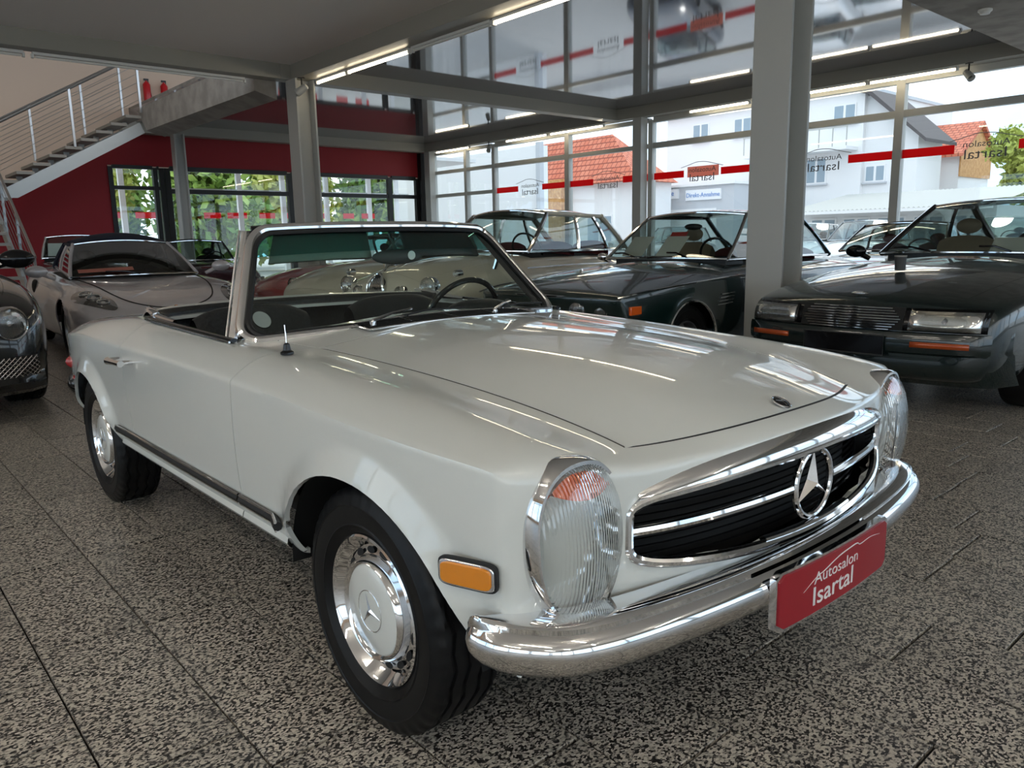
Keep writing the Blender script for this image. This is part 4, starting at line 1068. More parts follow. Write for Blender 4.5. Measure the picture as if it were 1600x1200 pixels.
def shell(root, st, zl, paint, nose=(0, -.02, -.06, -.2), tail=(0, .02, .06, .2), bowf=.1, bowr=.06, wheels=(), ar=.36, flare=.012, cabin=None, side=(.02, .0, -.05, -.14), lvl=2, crease=.3, hoodx=None, ymid=.5, doors=None):
    rows = []
    for i, (x, ys, zs, ye, ze, zc) in enumerate(st):
        n = len(st); bf = bowf * (1 if i == n - 1 else .75 if i == n - 2 else .4 if i == n - 3 else 0); br = -bowr * (1 if i == 0 else .6 if i == 1 else 0)
        def bx(y): return x + (bf + br) * (1 - (y / ys)**2)
        y1 = ymid * ye
        rows.append([(bx(0), 0, zc), (bx(y1), y1, zc - (zc - ze) * .22), (bx(ye), ye, ze), (bx(ys), ys, zs)])
    def zk(zs): return [zs - .33 * (zs - zl), zs - .72 * (zs - zl), zl + .02, zl]
    Sg = []
    for i, r in enumerate(rows):
        x, y, z = r[-1]; col = [(x, y, z)]
        for k, zz in enumerate(zk(z)):
            dx = nose[k] if i == len(rows) - 1 else tail[k] if i == 0 else nose[k] * .35 if i == len(rows) - 2 else tail[k] * .3 if i == 1 else 0
            col.append((x + dx, y + side[k], zz))
        Sg.append(col)
    def face(rw, dxs, SE):
        out = []
        for j in range(4):
            x, y, z = rw[j]; col = [(x, y, z)]
            for k in range(4):
                col.append(SE[k + 1] if j == 3 else (x + dxs[k], y, SE[k + 1][2]))
            out.append(col)
        return out
    Fg = face(rows[-1], nose, Sg[-1]); Rg = face(rows[0], tail, Sg[0])
    cg = MB(); tg = []
    def quad(a, b, c, d, t):
        for s in (1, -1): cg.add([(p[0], p[1] * s, p[2]) for p in (a, b, c, d)], [(0, 1, 2, 3)]); tg.append((t[0] if s > 0 else t[1]) if isinstance(t, tuple) else t)
    for i in range(len(rows) - 1):
        xm = (st[i][0] + st[i + 1][0]) / 2
        for j in range(3):
            t = 0
            if cabin and cabin[0] < xm < cabin[1] and j < 2: t = 1
            elif hoodx and xm > hoodx[0] and xm < hoodx[1] and j < 2: t = 2
            quad(rows[i][j], rows[i + 1][j], rows[i + 1][j + 1], rows[i][j + 1], t)
        for k in range(4):
            t = (3, 4) if doors and doors[0] < xm < doors[1] and k < 2 else 0
            quad(Sg[i][k], Sg[i + 1][k], Sg[i + 1][k + 1], Sg[i][k + 1], t)
    for j in range(3):
        for k in range(4):
            quad(Fg[j][k], Fg[j + 1][k], Fg[j + 1][k + 1], Fg[j][k + 1], 0); quad(Rg[j][k], Rg[j + 1][k], Rg[j + 1][k + 1], Rg[j][k + 1], 0)
    bl = {tuple(round(c, 4) for c in (r[3][0], s * r[3][1], r[3][2])) for r in rows for s in (1, -1)}
    ib = lambda v: tuple(round(c, 4) for c in v) in bl
    V, Fs, T = subdivide(cg, tg, [(lambda a, b: ib(a) and ib(b), crease)], lvl + 1 if max(tg) >= 0 else lvl)
    Fs, T = arch_pass(V, Fs, T, [(w, hz, ar) for w, hz in wheels], ymin=.4, A=flare, wout=.05, zmax=.85)
    for t, nm, mm in ((0, 'body_shell', paint), (1, 'cabin_floor', 'black_matt'), (2, 'hood', paint), (3, 'door', paint), (4, 'door', paint)):
        f = [q for q, w_ in zip(Fs, T) if w_ == t]
        if f: panel(nm, V, f, mm, root, .0 if t in (0, 1) else .002, .012)
    for w, hz in wheels:
        for s in (-1, 1):
            wl = MB(); g = []
            for k in range(17):
                a = PI * k / 16; r = (ar if isinstance(ar, float) else .36) + .02
                g.append([(w + r * math.cos(a), s * y, hz + r * math.sin(a)) for y in (.72, .45)])
            wl.grid(g); mk('wheel_well', wl, 'black_matt', root)
    return V
def front_x(V, y, z): 
    s = sorted(V, key=lambda v: (abs(v[1]) - abs(y))**2 + (v[2] - z)**2 + (0 if v[0] > 0 else 9)); return s[0][0]
def idw(VV, q, ax, cond):
    W = VV[cond]; d = ((W[:, ax] - np.array(q))**2).sum(1); i = np.argsort(d)[:5]; w_ = 1 / (d[i] + 1e-5); k = 3 - sum(ax); return float((W[i, k] * w_).sum() / w_.sum())
def fxf(V, zlo=.2): 
    VV = np.array(V); c = (VV[:, 0] > .35) & (VV[:, 2] > zlo); return lambda y, z: idw(VV, (abs(y), z), [1, 2], c)
def topf(V, zlo=.4):
    VV = np.array(V); c = VV[:, 2] > zlo; return lambda x, y: idw(VV, (x, abs(y)), [0, 1], c)
def greenhouse(root, cw, rf, rr, rb, paint, glass='car_glass', pil=.02, bpil=(.5,), roofm=None, rear_fabric=False, frame=None, side_glass=True, crown=.05, vent=True, mullion=None, lift=0.):
    """cw cowl, rf roof front, rr roof rear, rb rear base: (x, z, half width, bow)"""
    roofm = roofm or paint; frame = frame or paint
    def curve(c, n=13, sgn=1, drop=0):
        x, z, y, b = c; return [Vector((x + b * (1 - (u)**2), y * u, z + drop * (1 - u * u))) for u in [-1 + 2 * k / (n - 1) for k in range(n)]]
    A, B, Cc, D = curve(cw, drop=.012), curve(rf, drop=crown * .7), curve(rr, drop=crown * .7), curve(rb, drop=.012)
    def ruled(P, Q, n=7, bulge=0.): return [[p.lerp(q, k / (n - 1)) + Vector((0, 0, bulge * math.sin(PI * k / (n - 1)))) for k in range(n)] for p, q in zip(P, Q)]
    mk('windscreen', MB().grid(ruled(A, B, 7, .012)), glass, root)
    mk('rear_window', MB().grid(ruled(D, Cc, 7, .02)), roofm if rear_fabric else glass, root)
    rg = []
    for i, (p, q) in enumerate(zip(B, Cc)):
        u = -1 + 2 * i / 12; rg.append([p.lerp(q, k / 8) + Vector((0, 0, (crown * .55 + lift) * math.sin(PI * k / 8) * (1 - .6 * u * u))) for k in range(9)])
    mk('roof', MB().grid(rg), roofm, root, 60, solid=.012)
    for s, e in ((-1, 0), (1, -1)):
        a, b, c, d = A[e], B[e], Cc[e], D[e]
        bulge = lambda t: Vector((0, s * .02 * math.sin(PI * t), 0))
        top = [b.lerp(c, k / 8) for k in range(9)]; bot = [a.lerp(d, k / 8) + Vector((0, 0, 0)) for k in range(9)]
        zmid = lambda k: Vector((0, 0, crown * .0))
        if side_glass: mk('side_window', MB().grid([[q.lerp(p, t / 5) + bulge(t / 5) for t in range(6)] for p, q in zip(top, bot)]), glass, root)
        mk('windscreen_pillar', MB().tube([a.lerp(b, t / 6) + bulge(t / 6) * .5 for t in range(7)], pil, 8), frame, root)
        mk('rear_pillar', MB().tube([d.lerp(c, t / 6) + bulge(t / 6) * .5 for t in range(7)], pil * 1.6, 8, flat=1.), roofm, root)
        mk('roof_rail', MB().tube(top, pil, 8), roofm, root)
        mk('waist_rail', MB().tube(bot, pil * .8, 6), frame, root)
        for f in bpil:
            p, q = bot[0].lerp(bot[-1], f), top[0].lerp(top[-1], min(1, max(0, f * 1.05))); mk('door_pillar', MB().tube([p.lerp(q, t / 5) + bulge(t / 5) for t in range(6)], pil * .8, 6, flat=1.5), frame, root)
    for P_, Q_, nm in ((A, B, 'screen_trim'),):
        mk(nm, MB().tube([p + Vector((.006, 0, .004)) for p in P_], .009, 6), 'chrome', root); mk(nm, MB().tube([p + Vector((.008, 0, 0)) for p in Q_], .009, 6), 'chrome', root)
    return A, B
def seats(root, xs, ys, z, m, top=.0, w=.24):
    for x in xs:
        for y in ys:
            bk = []
            for i in range(9):
                yy = -w + 2 * w * i / 8; t = abs(yy) / w; tp = z - .05 * t**3
                bk.append([(x + .06, y + yy, z - .55), (x + .02, y + yy, z - .3), (x - .03, y + yy, tp - .04), (x - .07, y + yy, tp), (x - .12, y + yy, tp - .05), (x - .1, y + yy, z - .55)])
            sb = mk('seat', MB().grid(bk), m, root, 70)
            if top: mk('headrest', MB().sphere((x - .09, y, z + top * .6), .1, 12, 8, (.45, 1.1, .7)), m, sb)
def swheel(root, c, r=.19, m='black_gloss'):
    c = Vector(c); up = Vector((.35, 0, .93)).normalized(); o = mk('steering_wheel', MB().tube([c + Vector((0, 1, 0)) * (r * math.cos(2 * PI * k / 28)) + up * (r * math.sin(2 * PI * k / 28)) for k in range(28)], .012, 8, closed=True), m, root)
    mk('wheel_spokes', MB().tube([c + Vector((0, -r, 0)), c + Vector((.05, 0, 0)), c + Vector((0, r, 0))], .012, 6).tube([c + Vector((.05, 0, 0)), c + Vector((.3, 0, -.15))], .02, 6), m, o)
def round_lamp(root, c, r, rz=0, name='headlamp', glassy='lamp_clear', rim='chrome'):
    e = mk(name, MB().lathe([(r * 1.12, -.06), (r * 1.14, 0), (r * 1.08, .015), (r, .012)], 28, axis='x'), rim, root, 50); e.location = c; e.rotation_euler = (0, 0, rz)
    mk('reflector', MB().lathe([(r, .0), (r * .7, -.03), (r * .3, -.045), (.0001, -.05)], 24, axis='x'), glassy, e, 60)
    mk('lens', MB().lathe([(r, .010), (r * .8, .022), (r * .45, .032), (.0001, .036)], 24, axis='x'), 'headlamp_glass', e, 60)
    mk('bulb', MB().sphere((-.02, 0, 0), r * .22, 8, 6), 'chrome', e)
    return e
def mirror(root, base, head, r=.07, m='black_gloss'):
    h = mk('door_mirror', MB().sphere(head, r, 14, 10, (.75, 1.35, .8)), m, root); mk('mirror_arm', MB().tube([base, head], [.02, .03], 8), m, h)
def wipers(root, A, ks=((4, 1), (9, 7))):
    for i, j in ks:
        p = A[i] + Vector((.03, 0, .012)); q = A[j] + Vector((-.02, 0, .05)); mk('wiper', MB().tube([p, p.lerp(q, .5) + Vector((.01, 0, .02)), q], .008, 6), 'black_gloss', root)
def rims(root, xs, track, R, rim, style, z=None, tread=False, wd=.2):
    for x in xs:
        for s in (-1, 1): make_wheel('wheel', root, (x, s * track, z or R), s, R, rim, wd, style, 0, tread)
def face_panel(root, name, V, y0, y1, z0, z1, m, out=.006, th=.02, n=9, nz=3, parent=None, xf=None, skew=0):
    """a strip that follows the front face of a body"""
    g = []
    for i in range(n):
        y = y0 + (y1 - y0) * i / (n - 1); col = []
        for k in range(nz):
            z = z0 + (z1 - z0) * k / (nz - 1); col.append(((xf(y, z) if xf else front_x(V, y, z)) + out, y, z))
        g.append(col)
    return mk(name, MB().grid(g), m, parent or root, 60, solid=th)

# ---------- dark green coupe with rectangular lamps (right)
def coupe_right():
    r = empty('coupe', (-.81, 4.37, 0), math.radians(-92.1), 'dark green coupe with rectangular headlamps and slatted chrome grille, rightmost indoors', 'car')
    Z = 1.03
    st = [(-3.75, .72, .80, .55, .86, .88), (-3.5, .85, .84, .68, .93, .96), (-2.61, .91, .85, .74, .96, 1.0), (-1.7, .92, .84, .76, .95, .98), (-.85, .92, .83, .78, .93, 1.0), (-.45, .915, .82, .76, .915, .985), (0, .91, .805, .74, .88, .95), (.4, .89, .775, .70, .83, .89), (.7, .86, .73, .64, .765, .80), (.86, .82, .69, .60, .715, .735)]
    V = shell(r, st, .24, 'paint_green_dark', nose=(.02, .05, .03, -.12), bowf=.12, wheels=((0, .33), (-2.61, .33)), ar=.375, cabin=(-2.9, -.85), hoodx=(-.85, .75), doors=(-2.1, -.9), flare=.02)
    A, B = greenhouse(r, (-.86, 1.0, .70, .12), (-1.52, 1.40, .56, .06), (-2.35, 1.40, .54, -.04), (-3.2, .98, .58, -.10), 'paint_green_dark', bpil=(.52,), pil=.022, frame='paint_black')
    seats(r, (-1.75,), (-.38, .38), 1.14, 'seat_tan', .14); seats(r, (-2.6,), (-.36, .36), 1.08, 'seat_tan'); swheel(r, (-1.28, .38, 1.0)); wipers(r, A)
    mk('dashboard', MB().box((-1.2, -.66, .9), (-.9, .66, 1.0)), 'black_leather', r)
    rims(r, (0, -2.61), .77, .335, .21, 'alloy')
    xf = fxf(V)
    # nose panel, lamps, grille
    face_panel(r, 'nose_panel', V, -.80, .80, .568, .708, 'black_gloss', .0, .012, 25, 4, xf=xf)
    for s in (-1, 1):
        b = face_panel(r, 'headlamp', V, s * .385, s * .785, .575, .70, 'black_gloss', .008, .02, 11, 4, xf=xf)
        face_panel(r, 'reflector', V, s * .395, s * .775, .583, .692, 'lamp_clear', .026, .004, 9, 5, parent=b, xf=lambda y, z: xf(y, z) - .012 * math.cos((y * s - .58) * 16) * math.cos((z - .637) * 25))
        face_panel(r, 'lens', V, s * .39, s * .78, .578, .697, 'headlamp_glass', .034, .002, 9, 3, parent=b, xf=xf)
        face_panel(r, 'indicator', V, s * .42, s * .74, .475, .51, 'orange_dark', .053, .012, 7, 2, xf=lambda y, z: xf(y, .54))
    for k in range(9):
        z = .573 + .0165 * k; w_ = .335 - .012 * abs(k - 4)**1.2
        mk('grille_slat', MB().tube([(xf(y, z) + .018, y, z) for y in [w_ * (-1 + q / 6) for q in range(13)]], .005, 6), 'chrome', r)
    mk('grille_back', MB().grid([[(xf(y, .57) + .008, y, .568), (xf(y, .64) + .01, y, .64), (xf(y, .7) + .008, y, .712)] for y in (-.35, -.25, -.12, 0, .12, .25, .35)]), 'black_matt', r)
    # bumper band with plate recess
    bm_ = []
    for k in range(25):
        u = -1 + k / 12; y = .88 * u; x = xf(y, .54) + .05 - .02 * abs(u)**8
        bm_.append([(x - .06, y, .565), (x - .01, y, .562), (x, y, .54), (x + .004, y, .48), (x - .002, y, .44), (x - .04, y, .42), (x - .08, y, .30), (x - .16, y, .22)])
    mk('front_bumper', MB().grid(bm_), 'paint_green_dark', r, 50)
    p = mk('number_plate', MB().obox((xf(0, .54) + .06, 0, .475), (0, .27, 0), (.004, 0, 0), (0, 0, .06)), 'black_gloss', r); mk('plate_surround', MB().tube([(xf(0, .54) + .066, .275, .412), (xf(0, .54) + .066, .275, .538), (xf(0, .54) + .066, -.275, .538), (xf(0, .54) + .066, -.275, .412)], .004, 6, closed=True), 'dark_grey', p)
    mk('wing_badge', MB().sphere((.86, 0, .785), .05, 12, 6, (.25, 1.2, .25)), 'chrome', r)
    for s in (-1, 1):
        mirror(r, (-.98, s * .86, .95), (-.94, s * .97, 1.02))
        mk('side_strip', MB().tube([(x, s * .945, .52) for x in (-.5, -1.2, -2.1)], .012, 6), 'black_rubber', r)
    tp = [(-1.16, -.35, 1.12), (-1.16, .15, 1.12), (-1.02, .15, .99), (-1.02, -.35, .99)]
    mk('price_sheet', MB().prism([(-1.0, .1, 1.0), (-1.0, .60, 1.0), (-1.12, .60, 1.12), (-1.12, .1, 1.12)], (.003, 0, .003)), 'paper', r)
    # beaker left on the hood
    c = empty('beaker', (0, 0, 0), 0, 'small grey beaker standing on the hood of the rightmost green coupe', 'cup'); c.location = r.matrix_basis @ Vector((.30, .0, spl([(.0, .955), (.4, .897)], .30) + .004))
    mk('cup_body', MB().lathe([(.0001, .0), (.034, 0), (.04, .10), (.037, .10), (.03, .01), (.0001, .008)], 20, axis='z'), 'dark_grey', c); mk('cup_rim', MB().lathe([(.041, .095), (.042, .105), (.037, .105)], 20, axis='z'), 'steel_grey', c)
mat('orange_dark', (.45, .07, .01), .25, coat=1.)
coupe_right()

# ---------- dark green pillarless coupe (middle)
def coupe_mid():
    r = empty('coupe', (-3.03, 3.47, 0), math.radians(-87.5), 'dark green classic coupe with round lamps and orange corner indicator, left of the big column', 'car')
    st = [(-3.72, .64, .80, .52, .86, .87), (-3.45, .77, .84, .62, .91, .93), (-2.62, .83, .85, .66, .93, .96), (-1.7, .838, .845, .68, .93, .96), (-.75, .838, .84, .70, .925, .97), (-.25, .835, .825, .69, .895, .935), (.2, .825, .80, .68, .855, .895), (.6, .80, .77, .65, .805, .84), (.80, .775, .755, .62, .775, .79), (.86, .76, .735, .60, .75, .757)]
    V = shell(r, st, .25, 'paint_green', nose=(-.06, -.13, -.16, -.25), bowf=.08, wheels=((0, .32), (-2.62, .32)), ar=.35, cabin=(-2.8, -.75), hoodx=(-.75, .78), doors=(-2.0, -.8), flare=.015, crease=.7)
    A, B = greenhouse(r, (-.78, .975, .68, .13), (-1.30, 1.37, .55, .07), (-2.35, 1.37, .53, -.05), (-3.0, .96, .58, -.10), 'paint_green', bpil=(), pil=.016, frame='chrome')
    seats(r, (-1.75,), (-.36, .36), 1.12, 'seat_tan', .13); seats(r, (-2.55,), (-.34, .34), 1.05, 'seat_red'); swheel(r, (-1.15, .36, .98)); wipers(r, A)
    mk('dashboard', MB().box((-1.15, -.62, .88), (-.85, .62, .97)), 'black_leather', r)
    mk('interior_mirror', MB().sphere((-1.27, 0, 1.27), .045, 14, 8, (.4, 2.3, .7)), 'black_gloss', r)
    rims(r, (0, -2.62), .71, .32, .19, 'alloy')
    xf = lambda y, z: .90 - .115 * (abs(y) / .72)**2 - .35 * (.735 - z)
    face_panel(r, 'grille_panel', V, -.70, .70, .56, .725, 'black_gloss', .0, .02, 17, 3, xf=xf)
    for s in (-1, 1):
        for y in (.37, .57): round_lamp(r, (xf(y, .645) + .03, s * y, .645), .072, 0)
        face_panel(r, 'indicator', V, s * .725, s * .775, .61, .68, 'orange_lens', .0, .02, 3, 2, xf=lambda y, z: .79 - (abs(y) - .725) * 3.)
        ind = mk('corner_indicator', MB().box((.62, s * .795 - .012, .61), (.755, s * .795 + .012, .675)), 'orange_lens', r, bevel=.006); ind.rotation_euler = (0, 0, 0)
        tr = [(x, s * (y + .012), z) for x, y, z in ((.86, .755, .742), (.6, .802, .778), (.2, .828, .805), (-.25, .838, .83), (-.75, .842, .845), (-1.7, .842, .85), (-2.6, .834, .855), (-3.4, .78, .845))]
        mk('side_trim', MB().tube(smooth_pts(tr, 4), .007, 6), 'chrome', r)
        for w in (0, -2.62):
            mk('arch_trim', MB().tube([(w + .352 * math.cos(a), s * (.853 if w == 0 else .85), .32 + .352 * math.sin(a)) for a in [PI * k / 20 for k in range(21)]], .011, 6), 'chrome', r)
        for k in range(4): mk('wing_vent', MB().tube([(-.42 + .02 * k, s * .853, .70 - .028 * k), (-.62 + .01 * k, s * .856, .705 - .028 * k)], .005, 6), 'chrome', r)
        mirror(r, (-.95, s * .78, .94), (-.93, s * .86, .99), .05, 'chrome')
    for s in (-1, 1): mk('kidney', MB().tube([(xf(.05, z) + .02, s * y, z) for y, z in ((.015, .57), (.015, .72), (.075, .71), (.085, .64), (.07, .575))], .008, 6, closed=True), 'chrome', r)
    mk('nose_trim', MB().tube([(xf(y, .735) + .008, y, .742) for y in [-.72 + .12 * k for k in range(13)]], .010, 6), 'chrome', r)
    mk('front_bumper', MB().grid([[(x - .05, y, .50), (x, y, .49), (x + .01, y, .46), (x, y, .42), (x - .05, y, .40)] for x, y in [(.86 - .16 * abs(u)**2.5, .80 * u) for u in [-1 + k / 10 for k in range(21)]]]), 'chrome', r)
    for (y, m_) in ((-.45, 0), (-.12, 0), (.12, 0)):
        pass
    for y0, sz in ((-.52, .20), (-.12, .22)):
        P_ = [Vector((-.80, y0, 1.0)), Vector((-.80, y0 + .24, 1.0)), Vector((-.98, y0 + .26, 1.18)), Vector((-.98, y0 + .02, 1.18))]
        sh = mk('price_sheet', MB().prism([p + Vector((-.02, 0, 0)) for p in P_], (.003, 0, .003)), 'paper', r)
        if y0 > -.3: mk('sheet_header', MB().prism([(-1.0, y0 + .04, 1.18), (-1.0, y0 + .22, 1.18), (-1.04, y0 + .22, 1.22), (-1.04, y0 + .04, 1.22)], (.003, 0, .003)), 'paper_red', sh)
coupe_mid()

# ---------- cream classic saloon
def saloon():
    r = empty('saloon', (-5.16, 3.19, 0), math.radians(-78.1), 'cream classic saloon with oval chrome grille, seen through the roadster windscreen', 'car')
    st = [(-3.55, .55, .60, .40, .70, .73), (-3.15, .72, .76, .52, .88, .92), (-2.73, .80, .84, .60, .97, 1.0), (-1.8, .83, .88, .66, .99, 1.02), (-.65, .835, .88, .66, 1.0, 1.05), (-.2, .83, .87, .60, .97, 1.03), (.2, .815, .845, .54, .925, 1.0), (.5, .79, .80, .48, .87, .965), (.72, .74, .73, .42, .80, .90), (.84, .66, .66, .36, .70, .80)]
    V = shell(r, st, .25, 'paint_cream', nose=(.0, -.02, -.06, -.2), bowf=.10, wheels=((0, .33), (-2.73, .33)), ar=.35, cabin=(-2.9, -.65), hoodx=(-.65, .75), doors=(-2.3, -.7), flare=.01, crease=.1)
    A, B = greenhouse(r, (-.70, 1.05, .64, .14), (-1.22, 1.46, .53, .08), (-2.45, 1.44, .51, -.06), (-3.05, 1.03, .55, -.12), 'paint_cream', bpil=(.46, .78), pil=.024, frame='chrome', glass='car_glass', crown=.07)
    seats(r, (-1.6, -2.4), (-.34, .34), 1.15, 'seat_red'); swheel(r, (-1.1, .34, 1.06), .2)
    rims(r, (0, -2.73), .70, .33, .19, 'chrome')
    gx = .90; gzc = .735
    g = mk('grille_surround', MB().tube([(gx + .05 - .06 * ((z - gzc) / .14)**2, .11 * math.cos(a) * (1 - .1 * math.sin(a)), z) for a, z in [(2 * PI * k / 32, gzc + .15 * math.sin(2 * PI * k / 32)) for k in range(32)]], .014, 8, closed=True), 'chrome', r)
    for k in range(-4, 5):
        y = k * .021; h = .14 * math.sqrt(max(.05, 1 - (y / .11)**2)); mk('grille_slat', MB().tube([(gx + .045 - .06 * ((z) / .14)**2, y, gzc + z) for z in (-h, -h / 2, 0, h / 2, h)], .0055, 5), 'chrome', g)
    mk('grille_back', MB().sphere((gx - .01, 0, gzc), .1, 16, 10, (.35, 1.05, 1.42)), 'black_matt', g)
    for s in (-1, 1):
        round_lamp(r, (.80, s * .56, .76), .085, s * .12); round_lamp(r, (.90, s * .29, .70), .065, 0, 'fog_lamp')
        round_lamp(r, (.60, s * .74, .88), .03, 0, 'side_lamp')
        mirror(r, (.05, s * .76, .90), (.03, s * .80, 1.02), .045, 'chrome')
    mk('hood_ornament', MB().tube([(.82, 0, .90), (.76, 0, .95), (.66, 0, .955), (.56, 0, .97)], [.012, .018, .014, .006], 8), 'chrome', r)
    mk('hood_strip', MB().tube([(x, 0, spl([(-.65, 1.055), (.2, 1.003), (.5, .967), (.72, .905)], x)) for x in (-.6, -.2, .2, .5, .7)], .007, 6), 'chrome', r)
    mk('front_bumper', MB().tube(smooth_pts([(.55, -.86, .46), (.85, -.72, .46), (.98, -.3, .46), (1.0, 0, .46), (.98, .3, .46), (.85, .72, .46), (.55, .86, .46)], 4), .05, 10, flat=1.), 'chrome', r)
    for s in (-1, 1): mk('waist_trim', MB().tube([(x, s * y, z) for x, y, z in ((-.4, .84, .89), (-1.2, .85, .895), (-2.2, .842, .885), (-2.8, .80, .85))], .008, 6), 'chrome', r)
saloon()

# ---------- silver spider with blue soft top
def spider():
    r = empty('spider', (-7.61, 1.06, 0), math.radians(-3.8), 'silver mid-engined spider with dark blue soft top, left behind the roadster', 'car')
    st = [(-3.4, .82, .72, .66, .80, .82), (-3.1, .92, .80, .78, .92, .90), (-2.5, .955, .83, .82, .95, .93), (-1.9, .95, .80, .78, .91, .90), (-1.25, .93, .77, .76, .85, .86), (-.82, .93, .755, .76, .835, .84), (-.4, .935, .735, .76, .825, .78), (0, .94, .71, .76, .80, .73), (.4, .925, .65, .73, .725, .66), (.7, .875, .58, .66, .63, .585), (.92, .78, .51, .55, .53, .51), (1.02, .66, .46, .45, .465, .465)]
    V = shell(r, st, .16, 'paint_silver', nose=(.03, .03, .0, -.08), bowf=.14, wheels=((0, .32), (-2.6, .33)), ar=.345, cabin=(-2.2, -.85), hoodx=(-.82, .75), doors=(-1.7, -.82), flare=.012, crease=.05)
    A, B = greenhouse(r, (-.86, .85, .70, .18), (-1.50, 1.225, .54, .06), (-2.05, 1.225, .54, -.03), (-2.65, .95, .60, -.05), 'paint_silver', bpil=(.62,), pil=.022, roofm='fabric_blue', rear_fabric=True, frame='paint_silver', glass='dark_glass', crown=.06, lift=.06)
    seats(r, (-1.75,), (-.36, .36), 1.02, 'seat_black', .1); swheel(r, (-1.25, .36, .86)); wipers(r, A, ((6, 3),))
    rims(r, (0, -2.6), .82, .325, .235, 'alloy')
    mk('dashboard', MB().box((-1.2, -.6, .78), (-.95, .6, .85)), 'black_leather', r)
    mk('dealer_sheet', MB().prism([(-.80, -.62, .90), (-.72, -.05, .92), (-.78, -.05, .955), (-.86, -.62, .935)], (.003, 0, .003)), 'logo_panel', r)
    # black gap round the front lid
    edge = smooth_pts([(-.80, .66, .0), (-.2, .60, 0), (.3, .52, 0), (.62, .40, 0), (.80, .18, 0), (.82, 0, 0), (.80, -.18, 0), (.62, -.40, 0), (.3, -.52, 0), (-.2, -.60, 0), (-.80, -.66, 0)], 5)
    VV = np.array(V); tz = topf(V); topz = tz
    mk('lid_gap', MB().tube([(p.x, p.y, topz(p.x, p.y) + .001) for p in edge], .008, 6), 'black_matt', r)
    for s in (-1, 1):
        u = Vector((.90, -s * .30, 0)).normalized(); v = Vector((-u.y, u.x, 0)); c = Vector((.50, s * .70, 0))
        def dr(d, e, o=.006): q = c + u * d + v * e; return Vector((q.x, q.y, tz(q.x, q.y) + o))
        G = [[dr(.36 * math.cos(t) * q, .135 * math.sin(t) * q * (1 - .25 * math.cos(t)), .004 + .012 * (1 - q)) for t in [2 * PI * k / 28 for k in range(29)]] for q in (1, .8, .55, .3, .01)]
        hl = mk('headlamp', MB().grid(G), 'smoke_lens', r, 70); hl['label'] = 'almond-shaped smoked headlamp'
        for d, rr in ((-.18, .06), (-.02, .065), (.15, .055)):
            mk('lamp_ring', MB().tube([dr(d + rr * math.cos(t), rr * math.sin(t), .018) for t in [2 * PI * k / 20 for k in range(20)]], .008, 6, closed=True), 'lamp_clear', hl)
            mk('lamp_bowl', MB().sphere(dr(d, 0, .004), rr * .55, 12, 6, (1, 1, .5)), 'lamp_clear', hl)
        mirror(r, (-.98, s * .84, .84), (-.92, s * 1.02, .93), .085, 'paint_silver')
        mk('side_intake', MB().sphere((-1.95, s * .93, .72), .12, 14, 8, (1.3, .35, .8)), 'black_matt', r)
    mk('nose_badge', MB().sphere((.78, 0, topz(.78, 0)), .025, 10, 6, (1, .8, .3)), 'amber_lens', r)
    for s in (-1, 1): mk('nose_intake', MB().sphere((1.0, s * .45, .30), .2, 16, 8, (.35, 1.1, .4)), 'black_matt', r)
spider()

